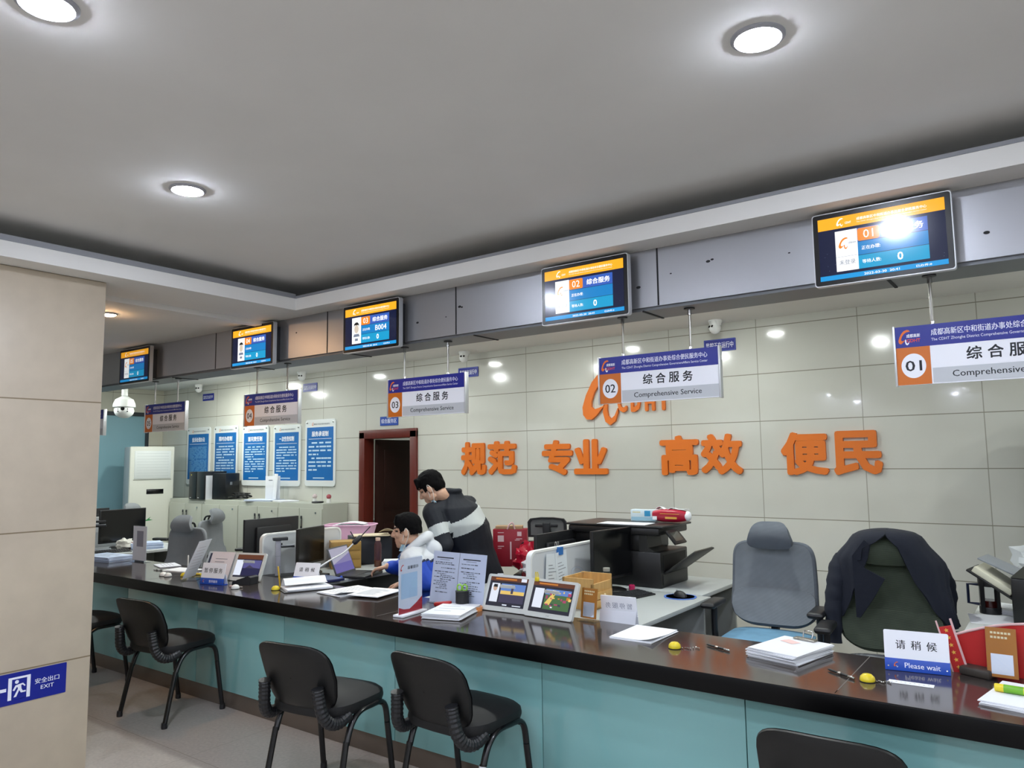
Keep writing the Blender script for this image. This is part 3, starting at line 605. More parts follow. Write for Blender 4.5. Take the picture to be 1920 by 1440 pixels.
# ------------------------------------------------------------------ mesh office chairs (local +Y is the way the sitter faces)
MESHG = fabric('mesh_grey', '#989da2', '#6b7076', 90); MESHD = fabric('mesh_grey_dark', '#7d838a', '#555a61', 90); MESHO = fabric('mesh_olive', '#68725f', '#333a33', 60); PADG = fabric('pad_grey', '#9ea2a5', '#7a7e82', 120)
def office_chair(p, rz, label, m=None, md=None, seat_m=None, zr=0., back_w=.245, recline=8, head=True, kz=.83):
    m = m or MESHG; md = md or MESHD; t = thing('office_chair', label, 'chair', p, rz, 'office chairs with headrests')
    T = loc(0, -.23, .50+zr) @ rot(recline) @ M.Diagonal((1, 1, kz, 1))
    def hw(z): return back_w*(1-.05*((z-.12)/.4)) if z > .12 else back_w*(1-.28*((.12-z)/.12)**2)
    def curve(x, z): return .42*x*x-.03*math.sin(PI*min(max(z/.55, 0), 1))
    def sq(u, v, zc, hz, wfun, e=.5, off=0.):
        a = 2*PI*u; cx = math.copysign(abs(math.cos(a))**e, math.cos(a)); sz = math.copysign(abs(math.sin(a))**e, math.sin(a))
        z = zc+hz*sz*v; x = wfun(z)*cx*v; return (x, curve(x, z)+off, z)
    b = MB(); b.surf(lambda u, v: sq(u, v, .29, .29, hw, .3), 48, 8, m, .018, T, True)
    bk = b.build('backrest', t, 60)
    b = MB(); rim = [T @ V(sq(i/48, 1.0, .29, .29, hw, .3, .0)) for i in range(49)]; b.tube(rim, .016, md, 8); b.build('back_frame', bk, 60)
    b = MB(); b.surf(lambda u, v: sq(u, v, .125, .125, lambda z: hw(z)*1.01, .35, .022), 44, 6, m, .012, T, True); b.build('lumbar_panel', t, 60)
    hwz = lambda z: .15-.33*max(z-.56, 0)
    def hd_(u, v):
        a = 2*PI*u; cx = math.copysign(abs(math.cos(a))**.5, math.cos(a)); sz = math.copysign(abs(math.sin(a))**.55, math.sin(a)); k = v
        z = .635+.085*sz*k; x = hwz(z)*cx*k; return (x, .05+.9*x*x+.04*math.sin(PI*(z-.55)/.17), z)
    if head: b = MB(); b.surf(hd_, 40, 6, md, .028, T, True); b.build('headrest', t, 60)
    b = MB()
    for sx in (-.04, .04) if head else (): b.tube([T @ V(q) for q in spline([(sx, -.005, .50), (sx, -.03, .57), (sx, -.005, .64), (sx, .045, .645)], 5)], .010, BLACK)
    if head: b.build('headrest_bracket', t)
    b = MB(); b.surf(lambda u, v: ((u-.5)*.49*(1-.10*(v-.5)**2), -.22+.46*v, .475+zr-.02*(abs(u-.5)*2)**4-.03*max(v-.75, 0)/.25), 14, 14, seat_m or PADG, -.07); b.build('seat', t, 60)
    for sx in (-1, 1):
        b = MB(); x = .30*sx; b.tube(spline([(.16*sx, -.02, .40+zr), (.27*sx, -.02, .40+zr), (x, -.02, .44+zr), (x, -.02, .62+zr)], 5), .019, BLACK, 10)
        ar = b.build('armrest', t)
        b = MB(); b.box(x-.045, x+.045, -.13, .12, .62+zr, .655+zr, BLACK, .018, seg=3); b.build('arm_pad', ar)
    b = MB(); b.lathe([(.06, .38+zr), (.05, .40+zr)], BLACK, 16); b.lathe([(.028, .09), (.028, .39+zr)], CHROME, 16); b.build('gas_column', t)
    b = MB()
    for i in range(5):
        a = 2*PI*i/5+.3; b.tube([(0, 0, .105), (.29*math.cos(a), .29*math.sin(a), .075)], [.03, .017], BLACK, 8)
    bs = b.build('star_base', t)
    for i in range(5):
        a = 2*PI*i/5+.3; b = MB(); b.lathe([(.028, -.02), (.028, .02)], DARK, 14, loc(.29*math.cos(a), .29*math.sin(a), .03) @ rot(90, 0, math.degrees(a)+90)); b.build('caster', bs)
    b = MB(); b.tube([T @ V((0, -.055, .30)), T @ V((0, -.07, .05)), (0, -.20, .42+zr), (0, -.02, .41+zr)], [.02, .026, .026, .03], BLACK, 8); b.build('back_spine', t)
    return t
office_chair((-1.475, 4.46, 0), 184, 'grey mesh office chair with a pale blue seat cushion', seat_m=mat('blue_cushion', '#6f9dbb', .9, var=.08, vscale=12), zr=.09)
office_chair((-.79, 4.30, 0), 186, 'olive mesh office chair under the navy blazer', MESHO, MESHO, zr=.06)
office_chair((-6.83, 3.78, 0), 192, 'grey office chair with a tall headrest behind the tilted card holder', PADG, PADG, zr=.0)
office_chair((-7.35, 4.85, 0), -62, 'grey office chair seen side on with its headrest bracket showing', PADG, PADG, zr=-.0)
office_chair((-9.45, 4.95, 0), -75, 'grey office chair showing only a headrest next to the air conditioner', PADG, PADG, zr=.0)
# black mesh chair at the desk beyond the partition
def black_mesh_chair(p, rz):
    t = thing('mesh_chair', 'black framed mesh chair with its back to the counter', 'chair', p, rz); sc = mat('thin_mesh', '#6b6d6c', .8)
    T = loc(0, -.23, .50) @ rot(7)
    b = MB(); b.prism(rrect(.44, .46, .05), -.012, .012, BLACK, T @ loc(0, 0, .24), holes=[rrect(.38, .40, .04)]); b.build('back_frame', t)
    b = MB(); b.prism(rrect(.39, .41, .04), -.004, .004, sc, T @ loc(0, 0, .24)); b.build('back_mesh', t)
    b = MB(); o = [(-.155, 0), (-.155, .12), (-.135, .145), (-.05, .155), (.05, .155), (.135, .145), (.155, .12), (.155, 0)]; i = [(p[0]*.86, p[1]*.82+.015) for p in o]
    b.prism(o, -.011, .011, BLACK, T @ loc(0, .01, .50), holes=[i]); b.build('headrest_frame', t)
    b = MB(); b.prism([(p[0]*.9, p[1]*.9+.005) for p in o], -.003, .003, sc, T @ loc(0, .01, .50)); b.build('headrest_mesh', t)
    b = MB(); b.box(-.03, .03, -.035, -.005, .40, .62, BLACK, .008, T); b.box(-.09, .09, -.03, -.012, .585, .605, BLACK, .004, T); b.box(-.012, .012, -.05, -.02, .05, .45, BLACK, .004, T); b.build('back_spine', t)
    b = MB(); b.box(-.24, .24, -.2, .25, .43, .50, VINYL, .025, seg=3); b.build('seat', t)
    for sx in (-1, 1):
        b = MB(); b.tube(spline([(.2*sx, 0, .44), (.28*sx, 0, .46), (.29*sx, 0, .62), (.29*sx, .0, .65)], 5), .016, BLACK); b.box(.29*sx-.035, .29*sx+.035, -.13, .12, .65, .68, BLACK, .012); b.build('armrest', t)
    b = MB(); b.lathe([(.025, .08), (.025, .44)], CHROME, 14); b.build('gas_column', t)
    b = MB()
    for i in range(5): a = 2*PI*i/5; b.tube([(0, 0, .10), (.28*math.cos(a), .28*math.sin(a), .06)], [.028, .016], BLACK); b.ball((.28*math.cos(a), .28*math.sin(a), .03), .03, DARK, n=10, k=8)
    b.build('star_base', t)
black_mesh_chair((-3.42, 5.22, 0), 22)

# blazer hung over the olive chair
BLZ = mat('navy_wool', '#0d1424', .85, bump=.25, bscale=18); BLZI = mat('navy_lining', '#090d18', .5)
t = thing('blazer', 'dark navy blazer draped over the olive office chair', 'jacket', (-.79, 4.30, 0), 186)
TB = [(0, 1.186, .0, .0, 0, 0), (.05, 1.182, .125, .10, 0, 0), (.11, 1.160, .17, .15, .0, .0), (.20, 1.11, .195, .165, .07, .055), (.34, 1.035, .245, .165, .085, .085), (.5, .95, .265, .165, .12, .125), (.7, .85, .285, .165, .17, .19), (1, .72, .305, .165, .215, .27)]
def tab(v, k):
    for i in range(len(TB)-1):
        if v <= TB[i+1][0]: f = (v-TB[i][0])/(TB[i+1][0]-TB[i][0]); return TB[i][k]+(TB[i+1][k]-TB[i][k])*f
    return TB[-1][k]
def bl(u, v):
    rx, ry = max(tab(v, 2), .004), max(tab(v, 3), .004); aL = math.asin(min(tab(v, 4)/rx, .99)); aR = math.asin(min(tab(v, 5)/rx, .99))
    a = aL+(2*PI-aR-aL)*u; f = .007*math.sin(9*a+8*v)*v+.006*math.sin(21*a+3*v)*v
    sh = .03*max(0, math.sin(PI*min(max((v-.15)/.4, 0), 1)))*abs(math.sin(a))
    return ((rx+f+sh*.6)*math.sin(a)*(1.04 if a < PI else 1.0), -.305+(ry+f)*math.cos(a)-.01*v, tab(v, 1)+.012*math.cos(2*a)*(1-v)*min(v*8, 1)-(.03*v if a > PI else 0)+.01*math.sin(3*a)*v)
b = MB(); b.surf(bl, 84, 30, BLZ, .010); b.build('jacket_body', t, 70)
for sx, pts, zz in ((1, [(.20, -.29, 1.05), (.25, -.27, 1.00), (.27, -.235, .88), (.285, -.21, .74), (.285, -.19, .58)], 0), (-1, [(-.20, -.42, 1.02), (-.25, -.47, .92), (-.26, -.48, .80), (-.24, -.47, .66)], 0)):
    b = MB(); pts = spline(pts, 6); n = len(pts); b.tube(pts, [.045+.016*math.sin(PI*i/(n-1))+.004*math.sin(i*1.9) for i in range(n)], BLZ, 14, flat=.8); b.build('sleeve', t, 70)
b = MB(); b.prism([(.045, .13), (.085, .10), (.095, .04), (.115, .035), (.085, .0), (-.02, -.05), (.045, -.16), (.12, -.27), (.14, -.27), (.14, .06), (.07, .15)], 0, .010, BLZ, loc(.03, -.135, 1.0) @ rot(-3, 0, -14)); b.build('lapel', t, 70)

# ------------------------------------------------------------------ desks, partitions
DESK = mat('desk_laminate', '#b4b9b8', .4, var=.02, vscale=3); DESKW = mat('desk_white', '#d3d6d4', .4); DESKE = mat('desk_edge', '#9da19f', .5)
def desk(x0, x1, y0, y1, label, h=.74, top=None, legs=True, hide=(0, 0, 0)):
    cx, cy_ = (x0+x1)/2, (y0+y1)/2; t = thing('staff_desk', label, 'desk', (cx, cy_, 0), 0, 'staff desks behind the counter'); W, D = x1-x0, y1-y0
    b = MB(); b.box(-W/2, W/2, -D/2, D/2, h-.025, h, top or DESK, .003); b.build('desktop', t)
    for sy in (-1, 1):
        b = MB(); b.box(-W/2+.03, W/2-.03, sy*(D/2-.04)-.0125, sy*(D/2-.04)+.0125, 0, h-.026, DESKE, .002); b.build('side_panel', t)
    b = MB(); b.box(-W/2+.02, -W/2+.04, -D/2+.055, D/2-.055, .25, h-.026, DESKE); b.build('modesty_panel', t)
    return t
desk(-2.575, -1.835, 3.525, 4.56, 'grey desk at counter 02 holding the keyboard and round mouse pad')
desk(-2.95, -1.90, 4.58, 5.28, 'grey table against the desk end under the big black printer')
desk(-3.35, -2.645, 3.525, 4.56, 'desk on the far side of the partition at counter 02')
desk(-4.98, -4.36, 3.525, 4.62, 'grey desk at counter 03 with the laptop on it')
desk(-5.75, -5.07, 3.525, 4.6, 'desk behind the white partition at counter 03')
desk(-8.27, -7.50, 3.525, 4.5, 'cluttered desk at counter 05 next to the stone pillar')
desk(-9.05, -8.33, 3.525, 4.5, 'desk wholly behind the partition next to the stone pillar')
desk(-.46, .35, 3.525, 5.15, 'white desk at counter 01 with the lime mouse pad', top=DESKW)
PART = mat('partition_panel', '#cfd3d6', .45); 
def partition(x, y0, y1, label, z1=1.055):
    L_ = y1-y0; t = thing('desk_partition', label, 'partition', (x, (y0+y1)/2, 0), 90, 'white partitions between the desks')
    b = MB(); b.prism(rrect(L_, z1-.08, .05), -.014, .014, PART, loc(0, 0, .08+(z1-.08)/2)); b.build('panel', t)
    b = MB(); b.prism(rrect(L_+.012, z1-.074, .052), -.018, .018, WHITE, loc(0, 0, .08+(z1-.08)/2), holes=[rrect(L_-.016, z1-.10, .045)]); b.build('edge_trim', t)
    for sx in (-1, 1):
        b = MB(); b.box(sx*(L_/2-.1)-.02, sx*(L_/2-.1)+.02, -.05, .05, 0, .085, ALU, .004); b.build('foot', t)
    return t
partition(-2.61, 3.70, 4.50, 'white partition with two sheets clipped to its top edge')
partition(-5.025, 3.56, 4.33, 'white rounded partition standing behind the document camera')
partition(-8.30, 3.62, 4.3, 'white partition partly hidden by the stone pillar')

# steel cabinets along the wall
CAB = mat('cabinet_grey', '#b4b7ab', .45, .0, var=.015, vscale=2); CABS = mat('cabinet_side', '#a3a69f', .45)
def cabinet(x0, label, h=1.11, W=.845):
    t = thing('steel_cabinet', label, 'cabinet', (x0+W/2, 6.09, 0), 0, 'grey steel cabinets along the wall')
    b = MB(); b.box(-W/2, W/2, -.18, .2, .0, h, CAB, .003); b.build('body', t)
    for sx in (-1, 1):
        b = MB(); b.box(sx*W/4-W/4+.006, sx*W/4+W/4-.006, -.196, -.181, .06, h-.06, CAB, .002); d = b.build('door', t)
        b = MB(); b.box(sx*.045-.014, sx*.045+.014, -.205, -.197, h-.31, h-.15, DARK, .003); b.box(sx*.045-.010, sx*.045+.010, -.209, -.204, h-.275, h-.185, STEEL, .003); b.build('handle', d)
    b = MB(); b.lathe([(.012, 0), (.012, .008)], CHROME, 12, loc(W/4+.1, -.196, h-.11) @ rot(90)); b.build('lock', t)
cabinet(-8.0, 'grey steel cabinet nearest the doorway with figurines on top'); cabinet(-8.85, 'grey steel cabinet under the upright white folder')
cabinet(-9.70, 'grey steel cabinet under the tangled cables'); cabinet(-10.55, 'grey steel cabinet under the computer towers beside the air conditioner')

# ------------------------------------------------------------------ things on the counter
CT = .7606
def sheets(b, w_, d, n, m=PAPER, th=.0022, jit=.006, rj=2., seed=0, curl=0.):
    r = random.Random(seed); z = 0
    for i in range(n):
        T = loc(r.uniform(-jit, jit), r.uniform(-jit, jit), z) @ rot(0, 0, r.uniform(-rj, rj))
        if curl and i == n-1: b.surf(lambda u, v: ((u-.5)*w_, (v-.5)*d, th+curl*max(u-.55, 0)**2*max(.6-v, 0)*6), 12, 8, m, -.0015, T)
        else: b.box(-w_/2, w_/2, -d/2, d/2, 0, th*.93, m, 0, T)
        z += th
    return b
def paper_lines(b, w_, d, z, n, m=INKG, seed=1, x0=.0):
    r = random.Random(seed)
    for i in range(n):
        y = d/2-d*(i+1)/(n+1); l = r.uniform(.45, .8)*w_; b.box(-w_*.4+x0, -w_*.4+x0+l, y-.002, y+.002, z, z+.0003, m)
def papers(name, label, p, rz, w_=.21, d=.297, n=4, seed=0, lines=0, th=.0022, curl=.0, cat='papers', jit=.006, m=PAPER):
    b = sheets(MB(), w_, d, n, m, th, jit, 2., seed, curl)
    if lines: paper_lines(b, w_*.9, d*.8, n*th, lines, INKG, seed)
    return one(name, label, cat, b, p, rz)
def desk_sign(p, rz, txt, label, w_=.225, h=.152, en=None, tilt=12, mirror=False, logo=True):
    t = thing('desk_sign', label, 'desk sign', p, rz, 'acrylic signs on the counter'); T = rot(-tilt); hb = h*.30
    b = MB(); b.prism(rrect(w_, h-hb, .006), -.002, .002, SIGNW, T @ loc(0, 0, hb+(h-hb)/2))
    n = len(txt)
    if not mirror:
        for i, ch in enumerate(txt): b.text(ch, INK, (i-(n-1)/2)*w_*(.24 if n == 3 else .21), hb+(h-hb)*.5, h=w_*(.15 if n == 3 else .16), y=-.0026, off=.012, T=T)
    else:
        for i, ch in enumerate(txt): b.text(ch, mat('print_through', '#a9adbb', .6), (i-(n-1)/2)*w_*.2, hb+(h-hb)*.5, h=w_*.15, y=.0026, off=.012, T=T)
    b.build('face_panel', t)
    b = MB(); b.box(-w_/2, w_/2, -.004, .003, 0, hb, BLUE if not mirror else PAPER2, .001, T @ M.Identity(4))
    if not mirror:
        b.text(en or 'Please wait', LETW, w_*.08, hb*.5, h=hb*.42, y=-.0046, T=T, off=.01)
        emblem(b, -w_*.36, hb*.34, hb*.42, -.0046, LOGOR, LETW)
        for sx in (-1, 1): b.flat([(sx*(w_/2-.012)+q[0], hb*.35+q[1]) for q in circ(.003, 10)], -.0047, CHROME, T)
    b.build('lower_band', t)
    b = MB(); b.box(-w_/2, w_/2, -.002, .05, 0, .003, BLUE if not mirror else PAPER2); b.box(-w_/2, w_/2, -.0015, .0015, 0, h*.5, PAPER2, 0, loc(0, .048, 0) @ rot(15)); b.build('rear_foot', t)
    return t
desk_sign((-.520, 3.345, CT), 9, '请稍候', 'white and blue wait sign in front of the olive chair with the blazer')
desk_sign((-4.372, 3.455, CT), 18, '请稍候', 'wait sign half hidden behind the turned up clipboard sheets', .2, .14, tilt=20)
desk_sign((-4.87, 3.047, CT), 13, '暂停服务', 'service paused sign in front of a propped paper sheet', .21, .148, '暂停服务')
desk_sign((-1.945, 3.585, .7406), 187, '暂停服务', 'white sign seen from behind on the near end of the grey desk', .20, .145, mirror=True, tilt=10)

def qr_card(p, rz, w_, h, label, lines=('欢迎扫码评价', '感谢您支持')):
    t = thing('acrylic_card_stand', label, 'card stand', p, rz); T = rot(-8); OC = mat('card_orange', '#b8742a', .35)
    b = MB(); b.box(-w_/2, w_/2, -.0015, .0015, .012, h, OC, 0, T)
    b.rect(-w_*.36, w_*.36, h*.12, h*.12+w_*.74, -.002, PAPER, T)
    for j in range(2):
        for i in range(6-j): b.rect(-w_*.34+i*w_*.115, -w_*.34+i*w_*.115+w_*.085, h*(.90-.085*j)-w_*.04, h*(.90-.085*j)+w_*.04, -.002, mat('card_print', '#ecd9a8', .5), T)
    b.build('card', t)
    b = MB(); b.box(-w_/2-.004, w_/2+.004, -.004, -.002, 0, h+.004, ACR, 0, T); b.box(-w_/2-.004, w_/2+.004, -.03, .04, 0, .004, ACR); b.build('acrylic_holder', t)
qr_card((-2.068, 3.462, CT), -5, .098, .165, 'small orange card stand beside the right hand tablet of counter 02')
qr_card((-.243, 3.392, CT), 0, .098, .19, 'orange card stand in front of the red festive folder')

TAB = mat('tablet_white', '#d3d6d2', .35)
def tablet(p, rz, label, content, w_=.295, h=.205):
    t = thing('desk_tablet', label, 'tablet', p, rz, 'rating tablets on the counter'); T = rot(-24)
    b = MB(); b.prism(rrect(w_, h, .012), -.009, .009, TAB, T @ loc(0, 0, h/2)); b.build('case', t)
    b = MB(); W, H = w_*.86, h*.80; T2 = T @ loc(0, -.0096, h*.53); b.rect(-W/2, W/2, -H/2, H/2, 0, emis('tablet_bg', '#36384a', .55), T2)
    if content is not None: content(b, W, H, T2)
    b.build('display', t)
    b = MB(); b.text('正诚', mat('tablet_mark', '#9ba1a4', .5), 0, h*.06, h=.008, w_=.02, y=-.0096, T=T); b.box(-.06, .06, .0, .08, 0, .004, TAB); b.box(-.05, .05, .004, .008, .01, h*.7, TAB, 0, loc(0, .07, 0) @ rot(14)); b.build('stand', t)
tw, tb, ty, tg, tn = emis('tab_white', '#e9f0ff', .95), emis('tab_sky', '#6f94dc', .8), emis('tab_yellow', '#f2cf74', .9), emis('tab_green', '#5d8a5a', .6), emis('tab_dusk', '#54506e', .6)
tbr, tpk, tor = emis('tab_brown', '#7d4b35', .6), emis('tab_pink', '#c9547e', .7), emis('tab_orange', '#dd8a3a', .8)
def scr_a(b, W, H, T):
    b.rect(-W/2, W/2, H*.36, H/2, -.0004, tbr, T); b.rect(-W*.36, W*.2, H*.41, H*.46, -.0008, tor, T); b.rect(W*.32, W*.46, H*.38, H*.49, -.0008, tw, T)
    b.rect(-W*.43, -W*.22, -H*.36, H*.28, -.0006, tw, T); b.rect(-W*.18, W*.46, -H*.36, H*.28, -.0006, tb, T); b.rect(-W*.18, W*.46, -H*.36, -H*.06, -.0008, tn, T)
    b.rect(-W*.17, W*.45, -H*.08, H*.04, -.0010, ty, T); b.rect(W*.1, W*.16, -H*.05, H*.25, -.0012, tn, T); b.flat([(-W*.325+q[0], H*.12+q[1]) for q in circ(.014, 14, 1, 1.25)], -.001, emis('tab_skin', '#dcb9a4', .8), T); b.flat([(-W*.325-.015, H*.12+.004), (-W*.325+.015, H*.12+.004), (-W*.325+.012, H*.12+.02), (-W*.325-.012, H*.12+.02)], -.0012, BLACK, T)
    b.rect(-W*.06, W*.06, -H*.46, -H*.42, -.0008, tw, T); b.rect(W*.2, W*.42, -H*.46, -H*.43, -.0008, tw, T)
def scr_b(b, W, H, T):
    b.rect(-W/2, W/2, H*.36, H/2, -.0004, tbr, T); b.rect(-W*.36, W*.1, H*.41, H*.46, -.0008, tor, T)
    b.rect(-W*.43, -W*.2, -H*.36, H*.28, -.0006, tw, T); emblem(b, -W*.37, H*.02, .024, -.001, emis('tab_mark', '#8d9a9a', .6))if False else None
    b.rect(-W*.16, W*.46, -H*.38, H*.28, -.0006, tg, T); b.rect(-W*.16, W*.46, H*.1, H*.28, -.0008, tb, T)
    b.flat([(-W*.14, -H*.2), (W*.02, H*.16), (W*.1, H*.18), (-W*.02, -H*.24)], -.001, ty, T)
    r = random.Random(4)
    for i in range(26): u, v = r.uniform(-W*.14, W*.42), r.uniform(-H*.34, H*.2); b.rect(u, u+r.uniform(.008, .022), v, v+r.uniform(.006, .018), -.0012-i*.00003, r.choice([tpk, ty, tw, tn, tor, tg]), T)
def scr_c(b, W, H, T):
    b.rect(-W/2, W/2, H*.3, H/2, -.0004, tbr, T); b.rect(-W*.5, -W*.22, -H*.42, H*.26, -.0006, tw, T); b.rect(-W*.2, W*.48, -H*.42, H*.26, -.0006, emis('tab_violet', '#6a68a8', .7), T); b.rect(-W*.2, W*.48, -H*.42, -H*.1, -.0008, emis('tab_deep', '#35355f', .6), T); b.flat([(-W*.1, -H*.1), (W*.05, H*.04), (W*.2, -H*.06), (W*.46, -H*.1)], -.001, tn, T)
tablet((-2.575, 3.40, CT), 3, 'white tablet showing a skyline picture, left of its twin', scr_a)
tablet((-2.272, 3.385, CT), -3, 'white tablet with a yellow clip showing a colourful picture', scr_b, .315)
tablet((-5.06, 3.20, CT), 14, 'white tablet whose display is covered by a paper sheet', None, .27)
tablet((-4.80, 3.265, CT), 16, 'white tablet with a violet dusk picture behind the card reader', scr_c, .26)
b = MB(); T = rot(-24); b.box(-.105, .105, -.0115, -.0105, .0, .205, mat('pinkish_paper', '#e3dcdf', .8), 0, T)
for i in range(5): b.rect(-.06, .05-.02*(i % 2), .15-i*.022, .154-i*.022, -.012, INKG, T)
one('paper_sheet', 'printed paper sheet propped against a white tablet', 'paper', b, (-5.035, 3.192, CT), 14)
b = MB(); b.box(-.012, .012, -.008, .008, 0, .022, YEL, .004)
for sx in (-1, 1): b.tube(spline([(sx*.008, 0, .018), (sx*.010, -.002, .04), (sx*.004, -.004, .05), (sx*.003, 0, .02)], 5), .0018, YEL, 6)
one('binder_clip', 'yellow binder clip on the top corner of a white tablet', 'clip', b, (-2.385, 3.457, CT+.176), 0)

# paper piles and small things
t = thing('paper_stack', 'thick stack of white sheets with a pink slip clipped on top', 'papers', (-1.005, 3.345, CT), -14)
sheets(MB(), .225, .30, 12, PAPER, .0032, .006, 2.5, 5).build('sheets', t)
b = MB(); b.flat(rrect(.075, .05, .004), 0, mat('pink_slip', '#efc9c4', .7), loc(-.03, .06, .0395) @ rot(90, 0, -20)); b.build('pink_slip', t)
b = MB(); b.box(-.05, .05, .115, .15, .0385, .047, STEEL, .003); b.tube(spline([(-.02, .15, .045), (-.02, .16, .07), (0, .155, .075), (.02, .16, .07), (.02, .15, .045)], 5), .003, CHROME); b.build('clip', t)
papers('paper_stack', 'few white sheets lying alone near the round yellow pen holder', (-1.68, 3.33, CT), 1, .215, .29, 4, 3, curl=.02)
papers('paper_stack', 'thick stack of white printed sheets in front of the pen cup', (-2.78, 3.20, CT), 18, .22, .31, 10, 8, 3, .003)
papers('paper_stack', 'white sheets fanned open behind the counter edge', (-3.82, 3.38, CT), -6, .25, .32, 4, 12, 8, curl=.03)
papers('paper_stack', 'printed sheets overlapping the fanned white sheets', (-3.60, 3.40, CT+.0095), 12, .23, .28, 3, 14, 12)
t = thing('clipboard', 'dark clipboard with turned up white sheets', 'clipboard', (-4.17, 3.31, CT), -24)
b = MB(); b.box(-.12, .12, -.17, .17, 0, .004, DARK, .001); b.build('board', t)
b = MB(); sheets(b, .215, .30, 6, PAPER, .0028, .004, 1.5, 3); b.surf(lambda u, v: (-.11+.16*u-.03*math.sin(PI*u*.5), -.14+.28*v, .018+.05*math.sin(PI*min(u*1.2, 1)*.9)), 14, 4, PAPER, .0015); b.build('sheets', t)
papers('paper_stack', 'white printed sheets under the glue stick', (-.135, 3.165, CT), -10, .27, .30, 5, 22, 0, .003)
b = MB(); T = loc(0, 0, .0135) @ rot(0, 90, 0); b.lathe([(.0125, -.055), (.0135, -.05), (.0135, -.028)], YEL, 18, T); b.lathe([(.0137, -.028), (.0137, .03)], mat('glue_label', '#6fae28', .4), 18, T); b.lathe([(.0135, .03), (.0135, .055), (.012, .06)], YEL, 18, T)
one('glue_stick', 'yellow and green glue stick lying on white sheets', 'glue stick', b, (-.20, 3.175, CT+.016), -4)
b = MB(); b.box(-.075, .075, -.02, .02, 0, .0012, PAPER); 
for i in range(9): b.box(-.066+i*.015, -.060+i*.015, -.006+.004*(i % 3), -.003+.004*(i % 3), .0012, .0014, INKG)
one('paper_strip', 'narrow printed paper strip in front of the wait sign', 'paper', b, (-.517, 3.17, CT), 3)
def dome(p, col, label, tail=None, group=None):
    t = thing('pen_holder_dome', label, 'pen holder', p, 0, group); b = MB(); b.lathe([(.026, 0), (.0275, .006), (.025, .016), (.016, .025), (.0001, .029)], col, 20); b.build('dome', t)
    b = MB(); b.lathe([(.029, 0), (.029, .002)], BLACK, 18); b.build('sticky_pad', t)
    if tail:
        b = MB(); n = 9
        for i in range(n): q = V((tail[0]*(i+1)/n, tail[1]*(i+1)/n+.008*math.sin(i*1.3), .0035)); b.ball(q+V((.026*(1 if tail[0] > 0 else -1), 0, 0)), .0032, CHROME, n=8, k=6)
        b.build('ball_chain', t)
    return t
dome((-.655, 3.118, CT), YEL, 'yellow dome pen holder beside the narrow paper strip', (.05, .02))
dome((-1.457, 3.18, CT), YEL, 'yellow dome pen holder beside the loose white sheets', (.07, .05))
dome((-2.876, 3.24+.11, CT), WHITE, 'white dome pen holder by the red stapler')
dome((-4.297, 3.16, CT), YEL, 'yellow dome pen holder with an upright yellow pen beside the clipboard')
dome((-4.571, 3.04, CT), WHITE, 'white dome pen holder in front of the black card reader')
dome((-5.572, 3.085, CT), WHITE, 'white dome pen holder, the one further from the yellow dome of the pair'); dome((-5.503, 3.085, CT), WHITE, 'white dome pen holder, the one nearer the yellow dome of the pair')
dome((-5.41, 3.16, CT), YEL, 'yellow dome pen holder beside the pair of white domes')
def pen(p, rz, label, m=BLACK, up=False, l=.14, m2=CHROME, tiltx=0):
    t = thing('pen', label, 'pen', p, rz); T = (loc(0, 0, .0055) @ rot(0, 90)) if not up else rot(tiltx)
    b = MB(); b.lathe([(.0012, -l/2), (.005, -l/2+.014), (.0052, l*.28)], m, 12, T); b.build('barrel', t)
    b = MB(); b.lathe([(.0056, -l*.1), (.0056, l*.02)], m2, 12, T); b.lathe([(.0054, l*.28), (.0052, l/2-.004), (.003, l/2)], m2, 12, T); b.build('grip', t)
    return t
pen((-.755, 3.145, CT), -35, 'black and silver pen between the clipped stack and a yellow dome'); pen((-1.295, 3.275, CT), -24, 'dark blue and silver pen chained to a yellow dome')
pen((-4.62, 3.075, CT), 10, 'pale pink pen beside a white dome pen holder', mat('pink_pen', '#d9b7b4', .4), l=.13); pen((-5.9, 3.22, CT), 8, 'short white pen lying near the pillar end of the counter', WHITE, l=.11)
pen((-4.315, 3.20, CT+.075), 0, 'yellow pen standing upright in its dome holder', mat('amber_pen', '#c7a021', .4), True, .15, mat('amber_pen', '#c7a021', .4), 8)
pen((-5.46, 3.27, CT), 30, 'brown pen with white tip lying on white card', mat('brown_pen', '#8a4a35', .4), l=.15, m2=WHITE); pen((-5.60, 3.30, CT+.065), 0, 'thin white pen standing upright behind the white domes', WHITE, True, .13, WHITE)
t = thing('marker', 'yellow marker lying beside a yellow dome pen holder', 'marker', (-5.40, 3.235, CT), 20); b = MB(); T = loc(0, 0, .008) @ rot(0, 90); b.lathe([(.007, -.06), (.008, -.055), (.008, .06)], YEL, 12, T); b.build('barrel', t)
papers('white_card', 'white cards lying near the upright thin pen', (-5.72, 3.33, CT), 12, .26, .16, 3, 31)
papers('paper_stack', 'pile of blue and white forms near the stone pillar', (-6.95, 3.33, CT), 6, .40, .24, 7, 33, 6, .006, m=mat('form_blue', '#c4d3ec', .8))
papers('paper_stack', 'white folded sheets by the grey printed card stand', (-6.1, 3.41, CT), -18, .24, .16, 3, 35, 4, m=PAPER2)
